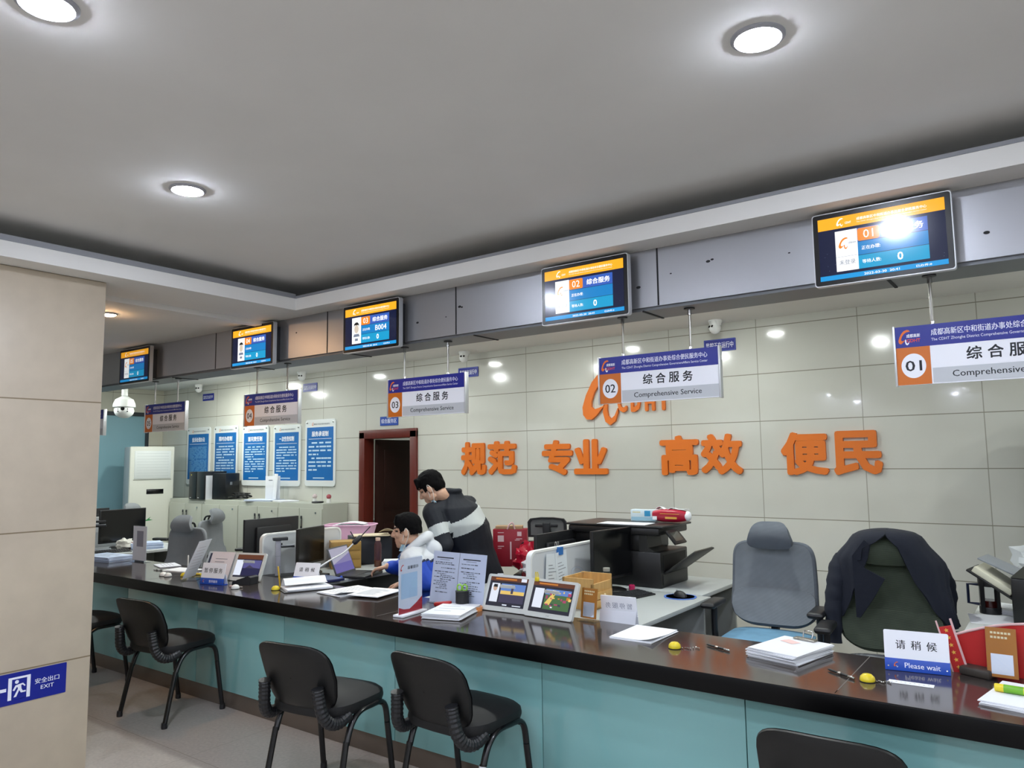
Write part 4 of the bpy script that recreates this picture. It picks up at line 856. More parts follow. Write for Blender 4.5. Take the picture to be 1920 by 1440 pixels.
# acrylic A4 holders
t = thing('document_stand', 'pair of printed A4 notices standing side by side in front of the clerk', 'notice stand', (-2.93, 3.40, CT), -2)
for sx, sd in ((-1, 3), (1, 6)):
    b = MB(); T = loc(sx*.106, 0, 0) @ rot(-9); b.box(-.104, .104, -.001, .001, .004, .30, mat('notice_paper', '#d3d6e2', .6), 0, T); r = random.Random(sd)
    b.rect(-.075, .06, .262, .268, -.0016, INK, T); b.rect(-.05, .03, .252, .255, -.0016, INKG, T); z = .235
    while z > .06:
        xx = -.085+r.choice((0, 0, .02, .05)); xe = r.uniform(.0, .085)
        while xx < xe: l = r.uniform(.008, .03); b.rect(xx, min(xx+l, xe), z, z+.0045, -.0016, INKG if r.random() < .7 else INK, T); xx += l+.004
        z -= r.choice((.010, .010, .012, .022))
    b.build('notice', t)
b = MB(); b.box(-.215, .215, -.003, -.0018, .002, .304, ACR, 0, rot(-9)); b.box(-.215, .215, -.02, .07, 0, .003, ACR); b.build('acrylic_holder', t)
def a4_side(p, rz, label, lean=0):
    t = thing('acrylic_notice', label, 'notice stand', p, rz); T = rot(-lean)
    b = MB(); b.box(-.104, .104, -.001, .001, .012, .305, PAPER2, 0, T); return t, b, T
t, b, T = a4_side((-2.98, 3.08, CT), 96, 'upright acrylic notice with a red wave along its foot')
b.flat([(-.104, .012), (.104, .012), (.104, .085), (.05, .055), (-.01, .03), (-.06, .035), (-.104, .05)], -.0016, mat('wave_red', '#b3242f', .4), T); b.rect(-.085, .06, .09, .225, -.0016, mat('pale_blue_print', '#b3cfe6', .5), T)
emblem(b, -.09, .245, .03, -.0018, LOGOR, None) if False else b.flat([(-.09+q[0]*.035, .24+q[1]*.035) for q in CRES], -.0018, LOGRED, T)
b.text('温馨提示', INK, .02, .255, h=.018, w_=.1, y=-.0018, T=T); b.build('notice', t)
b = MB(); b.box(-.108, .108, -.004, -.002, .0, .31, ACR, 0, T); b.box(-.11, .11, -.035, .035, 0, .012, SIGNW, .003); b.build('acrylic_holder', t)
t, b, T = a4_side((-5.27, 3.11, CT), 124, 'tilted acrylic notice leaning beside the paused service sign', -24)
for i in range(8): b.rect(-.07, .06, .08+i*.024, .084+i*.024, -.0016, mat('faint_print', '#c2bec4', .7), T)
b.build('notice', t); b = MB(); b.box(-.108, .108, .0012, .0028, .0, .31, ACR, 0, T); b.box(-.1, .1, -.10, .01, 0, .004, ACR); b.build('acrylic_holder', t)
t, b, T = a4_side((-6.56, 3.41, CT), 3, 'upright grey card stand with a dark printed block near the pillar', 0)
b.rect(-.045, .055, .13, .265, -.0016, mat('grey_print', '#8e8e9c', .6), T); b.build('notice', t); b = MB(); b.box(-.108, .108, .0012, .003, 0, .31, ACR, 0, T); b.box(-.1, .1, -.03, .05, 0, .004, ACR); b.build('acrylic_holder', t)
# pen cup, stapler, tape, reader
t = thing('pen_cup', 'black mesh pen cup holding scissors with lime handles', 'pen cup', (-2.837, 3.335+.02, CT), 0)
CUPM = mat('cup_mesh', '#1a1b1f', .5, alpha=.75); b = MB(); b.lathe([(.036, .0), (.038, .002), (.038, .095), (.036, .095), (.0355, .003)], CUPM, 24); b.build('mesh_wall', t)
b = MB(); b.lathe([(.037, .093), (.040, .095), (.040, .099), (.037, .1)], BLACK, 24); b.build('rim', t)
t = thing('scissors', 'scissors with lime green handles standing in the mesh pen cup', 'scissors', (-2.837, 3.355, CT+.004), 20)
b = MB(); b.tube([(-.008, 0, .0), (.004, 0, .09)], .004, STEEL); b.tube([(.008, 0, .0), (-.004, 0, .09)], .004, STEEL); b.build('blades', t)
for sx in (-1, 1):
    b = MB(); b.tube([(sx*.016+.014*math.cos(a), 0, .112+.018*math.sin(a)) for a in [2*PI*i/16 for i in range(17)]], .0045, mat('lime_handle', '#8cc63c', .4)); b.tube([(sx*.004, 0, .06), (sx*.012, 0, .095)], .006, mat('lime_handle', '#8cc63c', .4)); b.build('handle', t)
t = thing('stapler', 'red stapler with black base by the white dome', 'stapler', (-2.93, 3.30, CT), 20); b = MB(); b.box(-.05, .05, -.015, .015, 0, .012, BLACK, .003); b.build('base', t); b = MB(); b.box(-.055, .05, -.016, .016, .016, .038, RED, .008, rot(0, -6), 3); b.build('arm', t)
b = MB(); b.lathe([(.036, 0), (.045, 0), (.045, .024), (.036, .024), (.036, 0)], mat('tape_orange', '#e3965a', .35), 28); one('tape_roll', 'orange roll of tape lying beside the printed notices', 'tape', b, (-2.74, 3.345, CT), 0)
t = thing('card_reader', 'black sloping card reader in front of the violet tablet', 'card reader', (-4.70, 3.20, CT), 18)
b = MB(); b.prism([(-.075, 0), (.075, 0), (.08, .05), (.06, .058), (-.07, .018)], -.045, .045, DARK, rot(0, 0, 0)); b.build('body', t); b = MB(); b.box(-.05, .05, -.03, .03, -.001, .002, BLACKG, 0, loc(0, 0, .041) @ rot(0, -17)); b.build('glass_plate', t)
b = MB(); b.box(-.055, .055, -.035, .035, 0, .032, mat('reader_brown', '#3b352f', .5), .008); one('fingerprint_reader', 'dark oblong reader at the foot of the red folder', 'reader', b, (-.325, 3.425, CT), -20)
# red festive folder
t = thing('festive_folder', 'red festive folder with white edging behind the orange card', 'folder', (-.20, 3.47, CT), 0); RF = mat('festive_red', '#b81f1f', .45); WP = mat('pink_white', '#d9b3b3', .5)
b = MB(); o = [(-.20, 0), (.22, 0), (.26, .10)]+[(.26-.46*i/10, .10+.10*math.sin(PI*(.25+.65*i/10))) for i in range(11)]; b.prism(o, 0, .012, RF); b.build('panel', t)
b = MB(); b.tube([(.26-.46*i/10, 0, .104+.10*math.sin(PI*(.25+.65*i/10))) for i in range(11)], .005, WP); b.build('edging', t)
b = MB(); T = loc(-.185, -.03, .0) @ rot(0, -14, 8); b.box(-.022, .022, -.003, .003, 0, .175, RF, 0, T); b.box(-.028, -.022, -.004, .004, 0, .20, WP, 0, T); b.box(.022, .03, -.004, .004, 0, .20, WP, 0, T)
for i in range(6): b.flat([(q[0]*(1 if j % 2 == 0 else .45), .02+i*.028+q[1]*(1 if j % 2 == 0 else .45)) for j, q in enumerate([(.009*math.sin(2*PI*k/10), .009*math.cos(2*PI*k/10)) for k in range(10)])], -.0034, mat('gold_star', '#e0b04a', .4), T)
b.build('star_strip', t)
b = MB(); b.tube([(.13+.05*math.cos(a), -.006, .14+.05*math.sin(a)) for a in [2*PI*i/24 for i in range(25)]], .006, WP); b.lathe([(.045, 0), (.045, .004)], RF, 24, loc(.13, -.003, .14) @ rot(90)); b.build('rosette', t)

# ------------------------------------------------------------------ things on the staff desks
DT = .7405
def monitor(p, rz, label, w_=.53, h=.31, zb=.10, back=False, tilt=0, m=BLACK):      # local -Y is the screen side
    t = thing('computer_monitor', label, 'monitor', p, rz, 'computer monitors on the staff desks'); T = loc(0, 0, zb) @ rot(tilt)
    b = MB(); b.box(-w_/2, w_/2, -.012, .014, 0, h, m, .004, T); b.box(-w_*.32, w_*.32, .012, .045, .05, h*.8, m, .012, T); b.build('housing', t)
    b = MB(); b.rect(-w_/2+.008, w_/2-.008, .016, h-.008, -.0126, mat('dark_screen', '#0a0b0d', .16), T); b.build('screen', t)
    b = MB(); b.box(-.03, .03, .02, .05, 0, zb+.12, m, .006); b.lathe([(.11, 0), (.11, .008), (.10, .014), (.03, .018)], m, 24, loc(0, .02, 0)); b.build('stand', t)
    return t
monitor((-2.45, 4.42, DT), 84, 'black monitor standing against the side of the large printer', .44, .32, .08, m=mat('monitor_black', '#0d0d0f', .4))
monitor((-2.90, 4.46, DT), -90, 'black monitor seen from behind over the white partition', .55, .31, .05)
monitor((-5.40, 3.92, DT), -90, 'large black monitor seen from behind to the left of the document camera', .53, .32, .085)
monitor((-4.83, 3.87, DT), 108, 'brownish black monitor turned towards the seated clerk', .36, .28, .075, m=mat('monitor_brown', '#1c1a17', .4))
monitor((-8.02, 3.98, DT), 95, 'big black monitor behind the grey printed card stand', .50, .34, .06)
monitor((-8.60, 3.85, DT), -90, 'black monitor back peeking past the stone pillar', .52, .30, .09)
# printer by the wall
PRB = mat('printer_black', '#0e0e10', .42); PRD = mat('printer_slate', '#2a2a28', .5)
t = thing('multifunction_printer', 'large black office printer with an open paper tray', 'printer', (-2.52, 4.87, .7405), 0)
b = MB(); b.box(-.36, .31, -.22, .22, 0, .235, PRB, .008); b.box(-.36, .17, -.20, .22, .235, .36, PRB, .008); b.build('body', t)
b = MB(); b.box(-.40, .31, -.235, .235, .345, .395, PRB, .012); b.box(-.42, .34, -.24, .24, .395, .41, mat('scanner_lid', '#1a1b1d', .35), .006); b.build('scanner', t)
b = MB(); b.prism([(.15, .233), (.27, .237), (.222, .262), (.205, .35), (.15, .35)], -.21, .0, PRD); b.build('neck', t)
b = MB(); b.box(.309, .316, -.19, .19, .02, .09, PRD, .002); b.box(.309, .313, -.18, .18, .115, .215, mat('tray_hole', '#050506', .6)); b.build('paper_drawer', t)
b = MB(); T = loc(.315, 0, .095) @ rot(0, -35); b.box(0, .26, -.17, .17, -.006, .006, PRD, .003, T); b.box(.05, .26, -.15, .15, .006, .010, mat('tray_liner', '#6b6a60', .5), 0, T); b.build('open_tray', t)
b = MB(); T = loc(.335, -.10, .375) @ rot(0, 50); b.box(0, .11, -.09, .09, -.008, .008, PRB, .004, T); b.rect(.02, .09, -.06, .06, 0, mat('panel_glass', '#3a3d38', .2), T @ loc(0, 0, .0085) @ rot(-90)); b.build('control_panel', t)
papers('paper_sheet', 'white sheet lying on the lid of the large black printer', (-2.50, 4.72, 1.1512), 4, .36, .16, 2, 41)
t = thing('medicine_box', 'pale blue and white carton on the large black printer', 'box', (-2.49, 5.0, 1.1506), 6); b = MB(); b.box(-.095, .095, -.035, .035, 0, .082, mat('carton_pale', '#cfe0e8', .5), .002); b.build('carton', t)
b = MB(); b.rect(.01, .055, .035, .075, -.0355, mat('carton_blue', '#2c92c4', .4)); b.rect(-.08, -.02, .06, .068, -.0355, mat('carton_yellow', '#d9d2a0', .5)); b.rect(-.09, .09, .004, .03, -.0354, mat('carton_sky', '#9fcbe0', .5)); b.build('print', t)
t = thing('tissue_pack', 'crimson tissue pack with white tissues pushed out of it', 'tissues', (-2.255, 4.93, 1.1506), -4); TP = mat('pack_crimson', '#a81232', .3)
b = MB(); b.surf(lambda u, v: (-.13+.26*u, .045*math.copysign(abs(math.cos(2*PI*v))**.6, math.cos(2*PI*v))*(1-.3*abs(u-.5)**3*8), .05+.045*math.copysign(abs(math.sin(2*PI*v))**.6, math.sin(2*PI*v))*(1-.35*abs(u-.5)**3*8)), 18, 20, TP); b.build('wrapper', t)
b = MB(); b.surf(lambda u, v: (-.11+.24*u, -.02+.05*v, .088+.02*math.sin(PI*u*2.3+.3)**2*(1-.4*v)+.006*math.sin(17*u)), 20, 6, PAPER, .003); b.ball((.13, 0, .05), (.025, .035, .035), PAPER); b.build('tissues', t)
b = MB(); b.rect(-.06, .09, .062, .066, -.046, mat('pack_gold', '#d8a94a', .4)); b.text('tissue', mat('pack_pink', '#e9b8b8', .4), .035, .035, h=.02, w_=.07, y=-.047) if False else b.rect(-.02, .07, .03, .044, -.046, mat('pack_gold', '#d8a94a', .4)); b.rect(-.12, -.085, .02, .045, -.0455, PAPER); b.build('print', t)
# keyboard, mouse, organiser on the grey desk
def keyboard(p, rz, label, l=.44):
    t = thing('keyboard', label, 'keyboard', p, rz); b = MB(); b.box(-l/2, l/2, -.075, .075, 0, .014, BLACK, .004, rot(4)); b.build('base', t)
    b = MB()
    for j in range(5):
        for i in range(18): b.box(-l/2+.014+i*(l-.028)/18, -l/2+.012+(i+1)*(l-.028)/18-.003, -.062+j*.025, -.042+j*.025, .013, .020, DARK, 0, rot(4))
    k = b.build('keys', t); k['kind'] = 'stuff'
    return t
keyboard((-2.27, 4.24, DT), 78, 'black keyboard on the grey desk in front of the large printer')
def mouse(p, rz, label, m=BLACK):
    t = thing('computer_mouse', label, 'mouse', p, rz); b = MB(); b.surf(lambda u, v: (.031*math.cos(2*PI*u)*math.sin(PI*v/2), .056*math.sin(2*PI*u)*math.sin(PI*v/2), .034*math.cos(PI*v/2)), 24, 8, m); b.build('shell', t)
    b = MB(); b.box(-.003, .003, .02, .04, .026, .034, GREYP, .002); b.build('scroll_wheel', t); return t
b = MB(); b.lathe([(.10, 0), (.10, .004), (.088, .0042)], mat('pad_blue', '#4f74c4', .6), 36); b.lathe([(.088, .0043), (.0001, .0043)], mat('pad_pale', '#b9c8e6', .6), 36); one('mouse_pad', 'round blue edged mouse pad on the grey desk', 'mouse pad', b, (-1.99, 4.45, DT), 0)
mouse((-1.99, 4.45, DT+.0045), 60, 'black mouse on the round blue edged pad')
PINE = mat('pine_wood', '#c39a5c', .55, var=.12, vscale=5, aniso=(10, 10, 1.2))
t = thing('desk_organiser', 'pine desk organiser with an open top compartment beside the tablets', 'organiser', (-2.33, 3.90, DT), 2)
b = MB(); b.box(-.10, -.088, -.12, .12, 0, .175, PINE); b.box(.088, .10, -.12, .12, 0, .145, PINE); b.box(-.10, .10, .108, .12, 0, .178, PINE); b.box(-.10, .10, -.12, -.108, 0, .175, PINE); b.box(-.09, .09, -.11, .11, .098, .108, PINE); b.box(-.09, .09, -.11, .11, 0, .01, PINE); b.build('carcass', t)
for z in (.012, .056):
    b = MB(); b.box(.098, .110, -.105, .105, z, z+.038, PINE, .002); d = b.build('drawer', t); b = MB(); b.ball((.115, 0, z+.019), .008, mat('knob_pale', '#dcc69a', .5), n=10, k=8); b.build('knob', d)
b = MB(); b.tube([(.03*math.cos(a), .0, .02*1.5*math.sin(a)) for a in [2*PI*i/20 for i in range(21)]], .008, ACR); one('tape_ring', 'clear tape roll on the rim of the pine organiser', 'tape', b, (-2.36, 3.84, DT+.198), 30)
b = MB(); b.lathe([(.008, 0), (.008, .04)], mat('lip_red', '#8c1f2c', .4), 12, loc(0, 0, .008) @ rot(90)); b.lathe([(.009, .04), (.009, .06)], BLACK, 12, loc(0, 0, .008) @ rot(90)); b.lathe([(.010, .06), (.010, .12)], WHITE, 12, loc(0, 0, .008) @ rot(90)); one('lip_balm', 'red, black and white tube lying in the pine organiser', 'tube', b, (-2.30, 3.86, DT+.109), 20)
def bottle(p, label, r, h, liq, cap, rz=0, lvl=.3, glass=None):
    t = thing('drink_bottle', label, 'bottle', p, rz); b = MB(); b.lathe([(r*.95, 0), (r, .006), (r, h*.78), (r*.6, h*.9), (r*.5, h*.95)], glass or ACR, 20); b.build('bottle_body', t)
    b = MB(); b.lathe([(r*.93, .004), (r*.93, h*lvl), (.0001, h*lvl)], liq, 20); b.build('liquid', t); b = MB(); b.lathe([(r*.62, h*.9), (r*.66, h*.92), (r*.66, h), (.0001, h)], cap, 16); b.build('cap', t)
bottle((-2.30, 4.08, DT), 'clear plastic bottle beside the pine organiser', .032, .20, mat('water', '#cfd6cf', .1, alpha=.5), mat('grey_cap', '#9a9a92', .4), lvl=.5)
b = MB(); b.lathe([(.018, 0), (.02, .003), (.02, .03), (.015, .034)], mat('magenta_cap', '#c2255c', .4), 14); one('bottle_cap', 'magenta cap standing before the large printer', 'cap', b, (-2.36, 4.52, DT), 0)
# clipped sheets on the partition
t = thing('clipped_sheets', 'two printed sheets hanging from the white partition', 'papers', (-2.588, 3.97, 1.05), 90)
for x, z, a in ((-.07, -.165, 4), (.045, -.16, -5)):
    b = MB(); T = loc(x, 0, z) @ rot(0, a, 0); b.box(-.065, .065, -.0065-.002*(x > 0), -.005-.002*(x > 0), -.115, .14, mat('pale_paper', '#dde5ea', .7), 0, T)
    for i in range(9): b.rect(-.04, .045-.02*(i % 3), -.09+i*.02, -.086+i*.02, -.0088, INKG, T)
    b.build('sheet', t)
t = thing('binder_clip', 'blue binder clip gripping the sheets on the partition', 'clip', (-2.605, 4.0, 1.035), 90); b = MB(); b.prism([(-.02, -.025), (.02, -.025), (.02, .022), (-.02, .022)], -.034, .028, mat('clip_blue', '#2f6fb5', .4)); b.build('spring', t)
for sx in (-.013, .013): b = MB(); b.tube([(sx+.009*math.cos(a), 0, .04+.014*math.sin(a)) for a in [2*PI*i/14 for i in range(15)]], .0018, CHROME, 6); b.build('wire_loop', t)
# red bags beyond the partition
t = thing('gift_bag', 'dark red paper gift bag standing behind the standing man', 'bag', (-3.72, 5.02, .7405), 30); GB = mat('bag_red', '#8f1226', .5)
b = MB(); b.box(-.14, .14, -.06, .06, 0, .30, GB, .003); b.box(-.12, .10, -.05, .05, .30, .325, mat('kraft', '#a98a68', .8), .002); b.build('paper_body', t)
b = MB()
for x, z, w_, h in ((-.10, .20, .05, .05), (.06, .245, .035, .035), (-.10, .16, .05, .006), (-.10, .145, .03, .005), (.05, .22, .05, .006), (.04, .21, .04, .005), (.0, .06, .012, .14), (-.1, .27, .05, .006)): b.rect(x, x+w_, z, z+h, -.0608, mat('bag_print', '#d9b9bd', .5))
b.build('print', t)
b = MB(); b.tube(spline([(-.02, -.062, .30), (.0, -.066, .34), (.025, -.066, .35), (.04, -.062, .30)], 5), .006, mat('ribbon_pink', '#d6aeb2', .6)); b.build('handle', t)
t = thing('plastic_bag', 'crumpled red and white plastic bag beside the black mesh chair', 'bag', (-3.36, 4.78, .7405), 0)
def crumple(c, r, seed, m, n=22, k=14, amp=.35):
    b = MB(); b.surf(lambda u, v: (lambda d: V(c)+V((d.x*r[0], d.y*r[1], max(d.z, -.6)*r[2]))*(1+amp*noise.noise(d*2.3+V((seed, 0, 0)))+amp*.5*noise.noise(d*5+V((0, seed, 0)))))(V((math.cos(2*PI*u)*math.sin(PI*v), math.sin(2*PI*u)*math.sin(PI*v), math.cos(PI*v)))), n, k, m); return b
crumple((0, 0, .08), (.14, .08, .13), 3, mat('bag_gloss_red', '#a3142c', .2), amp=.6).build('red_sheet', t, 25); crumple((.06, -.05, .05), (.09, .06, .07), 8, mat('bag_gloss_white', '#c9c3c8', .25), amp=.6).build('white_sheet', t, 25)
b = MB(); b.box(-.07, .07, -.05, .05, 0, .05, GREYP, .004, rot(0, 0, 0)); b.box(-.02, .02, -.055, -.05, .02, .09, PAPER2); one('tape_dispenser', 'grey block with a white tag beside the red bags', 'box', b, (-3.19, 4.2, DT), 25)
# clerk's desk
t = thing('document_camera', 'document camera on a striped column in front of the partition', 'document camera', (-4.90, 3.62, DT), 60)
b = MB(); b.box(-.02, .02, -.012, .012, 0, .27, mat('column_grey', '#9a9ba6', .4), .003)
for z in (.07, .15): b.box(-.021, .021, -.013, .013, z, z+.006, GREYP)
b.build('column', t); b = MB(); b.box(-.04, .07, -.03, .03, .27, .295, DARK, .005); b.build('camera_head', t); b = MB(); b.box(.02, .12, -.028, .028, .215, .225, BLACK, .003); b.box(.02, .12, -.03, .03, .228, .236, GREYP, .002); b.box(-.012, .03, -.01, .01, .222, .25, BLACK); b.build('lens_arm', t)
b = MB(); b.box(-.16, .16, -.12, .12, 0, .008, BLACK, .003, loc(.05, -.02, 0)); b.build('base_plate', t)
t = thing('lamp_microphone', 'white gooseneck with a black camera head over the desk', 'gooseneck', (-4.52, 3.62, DT), 0)
b = MB(); b.tube(spline([(0, 0, 0), (.0, .03, .06), (.03, .16, .13), (.06, .27, .18), (.08, .36, .25)], 6), .006, WHITE); b.build('gooseneck', t); b = MB(); b.lathe([(.045, 0), (.045, .015), (.02, .02)], WHITE, 20); b.build('base', t)
b = MB(); b.cap((.08, .36, .25), (.09, .40, .28), .022, .020, BLACK); b.tube([(.08, .36, .27), (.05, .34, .33)], .004, DARK); b.tube([(.09, .40, .28), (.13, .47, .36)], .004, BLACK); b.build('camera_head', t)
t = thing('laptop', 'open laptop with a pale purple display facing the seated clerk', 'laptop', (-4.40, 4.0, DT), 112); LB = mat('laptop_grey', '#4a4d52', .4)
b = MB(); b.box(-.16, .16, -.115, .115, 0, .016, BLACK, .003); b.build('base', t)
b = MB(); b.box(-.145, .145, -.03, .09, .0162, .0175, DARK); b.box(-.045, .045, -.105, -.045, .0162, .017, LB); b.build('keyboard_deck', t)
b = MB(); T = loc(0, .115, .014) @ rot(-22); b.box(-.16, .16, .0, .008, 0, .215, LB, .002, T); ld = b.build('lid', t)
b = MB(); b.rect(-.148, .148, .015, .205, -.0006, emis('lap_lilac', '#b6b4cc', .75), T); b.rect(-.148, .148, .015, .085, -.001, emis('lap_violet', '#6a5fb4', .7), T); b.flat([(-.148, .085), (.148, .085), (.148, .15)], -.0012, emis('lap_mid', '#8a82bc', .7), T); b.build('display', ld)
t = thing('tablet_pad', 'blue cased tablet lying flat beside the laptop', 'tablet', (-4.45, 3.70, DT), 80); b = MB(); b.box(-.09, .09, -.13, .13, 0, .018, mat('case_navy', '#1b2150', .5), .004); b.build('case', t); b = MB(); b.box(-.08, .08, -.118, .118, .0182, .019, mat('pad_glass', '#7d90b8', .1)); b.build('glass', t)
b = MB(); b.box(-.06, .06, -.18, .18, 0, .018, BLACK, .004); one('cable_box', 'black flat power box lying behind the wait sign', 'power box', b, (-4.62, 3.68, DT), 10)
b = MB(); b.ball((0, 0, .012), .012, BLUE, n=12, k=8); b.lathe([(.008, 0), (.008, .004)], BLUE, 12); one('push_pin', 'blue push pin on the desk edge near the laptop', 'push pin', b, (-4.385, 3.80, DT), 0)
def carton_box(p, rz, label, m, w_, d, h):
    t = thing('drawer_box', label, 'box', p, rz); b = MB(); b.box(-w_/2, w_/2, -d/2, d/2, 0, h, m, .003); b.build('carcass', t)
    for i in range(3): b = MB(); b.box(-w_/2+.01, w_/2-.01, -d/2-.006, -d/2, h*(.04+.32*i), h*(.31+.32*i), m, .002); dd = b.build('drawer', t); b = MB(); b.box(-.02, .02, -d/2-.012, -d/2-.006, h*(.2+.32*i), h*(.23+.32*i), mat('brass', '#b89b5a', .4, .8)); b.build('pull', dd)
carton_box((-4.85, 4.24, DT), 55, 'brown drawer box behind the laptop display', mat('box_ochre', '#a3803f', .55, var=.1), .24, .2, .215)
t = thing('pc_tower', 'black computer tower behind the tea bottle', 'computer', (-4.87, 4.53, DT), 60); b = MB(); b.box(-.17, .17, -.09, .09, 0, .235, mat('pc_slate', '#20242c', .4), .004); b.build('case', t); b = MB(); b.box(.171, .178, -.085, .085, .01, .225, BLACK, .002); b.build('front_bezel', t)
bottle((-4.63, 4.40, DT), 'tall tea bottle with a white neck and orange cap', .03, .235, mat('tea', '#8a5a14', .2), mat('cap_peach', '#e8c8b4', .4), lvl=.22, glass=mat('tea_glass', '#5d3a3e', .08, alpha=.55))
papers('paper_stack', 'low pile of papers with an envelope on the black tower', (-4.82, 4.50, DT+.2365), 50, .30, .2, 4, 51, m=mat('kraft_pale', '#c9bda2', .8))
b = MB(); b.surf(lambda u, v: (.15*(u-.5), .12*(v-.5), .02+.03*math.sin(PI*u)*(1-v)), 10, 6, mat('kraft_pale', '#c9bda2', .8), .002); one('envelope', 'buff envelope bulging open beside the pink basket', 'envelope', b, (-4.70, 4.60, DT+.246), 30)
PK = mat('basket_pink', '#e0aecb', .45)
t = thing('plastic_basket', 'pink plastic basket full of sheets in front of the door frame', 'basket', (-5.62, 4.98, .86), 32)
def bsk(u, v, s): a = 2*PI*u; return (s*(.20+.035*v)*math.copysign(abs(math.cos(a))**.4, math.cos(a)), s*(.12+.03*v)*math.copysign(abs(math.sin(a))**.4, math.sin(a)), .14*v)
b = MB(); b.surf(lambda u, v: bsk(u, v, 1), 40, 8, PK, .004); b.surf(lambda u, v: bsk(u, 0, v), 40, 4, PK); b.build('basket_wall', t); b = MB(); b.tube([V(bsk(i/40, 1, 1.03)) for i in range(41)], .009, PK, flat=.6); b.build('rim', t)
b = MB(); sheets(b, .30, .2, 6, PAPER, .004, .01, 6, 9); b.surf(lambda u, v: (-.13+.28*u, -.08+.16*v, .03+.02*math.sin(3*u)), 8, 4, PAPER, .002); p_ = one('paper_stack', 'loose sheets filling the pink basket', 'papers', b, (-5.62, 4.98, .975), 32)
t = thing('low_table', 'small table behind the clerk carrying the pink basket', 'table', (-5.60, 4.98, 0), 32); b = MB(); b.box(-.30, .30, -.22, .22, .835, .86, DESK, .003); b.build('tabletop', t)
for sx in (-1, 1):
    for sy in (-1, 1): b = MB(); b.box(sx*.27-.02, sx*.27+.02, sy*.19-.02, sy*.19+.02, 0, .835, DESKE); b.build('leg', t)
papers('paper_stack', 'white and pale blue papers beyond the seated clerk', (-4.55, 4.52, DT), 40, .2, .16, 8, 61, 0, .006)
# desk at counter 05
t = thing('document_camera', 'document camera on a grey column next to the stone pillar', 'document camera', (-8.02, 3.64, DT), 60); b = MB(); b.box(-.028, .028, -.015, .015, 0, .28, mat('column_grey', '#9a9ba6', .4), .003); b.build('column', t); b = MB(); b.box(-.03, .15, -.04, .04, .28, .30, DARK, .004); b.box(.05, .16, -.04, .04, .235, .25, BLACK, .004); b.box(.05, .15, -.04, .04, .255, .262, GREYP); b.build('camera_head', t); b = MB(); b.box(-.12, .2, -.1, .1, 0, .012, GREYP, .003); b.build('base_plate', t)
keyboard((-7.70, 3.68, DT), 75, 'black keyboard among the papers on the cluttered desk', .42)
papers('paper_stack', 'white and blue folders piled on the cluttered desk', (-7.72, 4.08, DT), 70, .30, .22, 8, 71, 0, .008, m=mat('form_blue', '#c4d3ec', .8))
crumple((0, 0, .05), (.11, .07, .06), 12, mat('tissue_cream', '#dcdad0', .8), amp=.4).build('t0')
o = bpy.data.objects['t0']; o.name = 'crumpled_paper'; o.location = (-7.80, 3.90, DT+.0); tag(o, 'crumpled cream paper by the big black monitor', 'paper')
b = MB(); b.box(-.03, .03, -.03, .03, 0, .08, mat('crimson_box', '#8c1626', .5), .004); one('red_box', 'little dark red box beside the crumpled cream paper', 'box', b, (-7.75, 3.92, DT), 20)
papers('paper_stack', 'low pile of sheets with the brown box on the desk before the cabinets', (-5.55, 4.42, DT), 40, .28, .2, 6, 77, 0, .004)
b = MB(); b.box(-.06, .06, -.045, .045, 0, .05, BLACK, .006); b.box(-.05, .045, -.04, .03, .05, .075, WHITE, .006); one('label_printer', 'small black and white label printer under a brown box', 'label printer', b, (-5.62, 4.25, DT+.12), 35)
b = MB(); b.box(-.09, .09, -.06, .06, 0, .115, mat('drawer_white', '#d6dadb', .4), .004); one('paper_box', 'white paper box holding up the label printer', 'box', b, (-5.62, 4.25, DT), 35)
b = MB(); b.box(-.07, .07, -.03, .03, 0, .05, mat('umber_box', '#50322a', .6), .003); one('brown_box', 'small dark brown box on the label printer', 'box', b, (-5.62, 4.25, DT+.196), 35)
# desk at counter 01
b = MB(); b.prism(rrect(.25, .56, .02), -.002, .0022, GREEN, rot(-90)); one('mouse_pad', 'bright lime mouse pad on the white desk', 'mouse pad', b, (-.30, 4.0, DT+.002), 0); mouse((-.235, 3.93, DT+.0045), 10, 'black mouse on the lime pad')
t = thing('tea_press', 'glass tea press with a black frame and square handle', 'teapot', (-.385, 4.90, DT), 10); b = MB(); b.lathe([(.048, .004), (.05, .01), (.05, .185)], ACR, 24); b.build('glass_wall', t)
b = MB(); b.lathe([(.052, 0), (.052, .012), (.0525, .03), (.051, .035)], BLACK, 24); b.lathe([(.053, .145), (.053, .185)], BLACK, 24)
for i in range(4): a = PI/4+PI/2*i; b.box(-.012, .012, .049, .053, .01, .17, BLACK, 0, rot(0, 0, math.degrees(a)))
b.build('frame', t); b = MB(); b.lathe([(.047, .006), (.047, .07), (.0001, .07)], mat('dark_tea', '#3a0f0a', .15), 24); b.build('tea', t); b = MB(); b.lathe([(.054, .185), (.054, .195), (.02, .2), (.0001, .202)], CHROME, 24); b.build('lid', t)
b = MB(); b.tube([(-.05, 0, .15), (-.10, 0, .15), (-.10, 0, .05), (-.05, 0, .045)], .008, mat('handle_navy', '#16203c', .4)); b.build('handle', t)
papers('paper_stack', 'loose white sheets under the tea press', (-.30, 4.72, DT-.0003), 8, .34, .26, 1, 81, 0, .001)
papers('paper_stack', 'white and blue printed sheets behind the tea press', (-.25, 4.98, DT), -20, .3, .22, 6, 82, 5, .004)
t = thing('desk_printer', 'black desk printer with a cream paper pile on its rear tray', 'printer', (-.075, 4.72, DT), -8); 
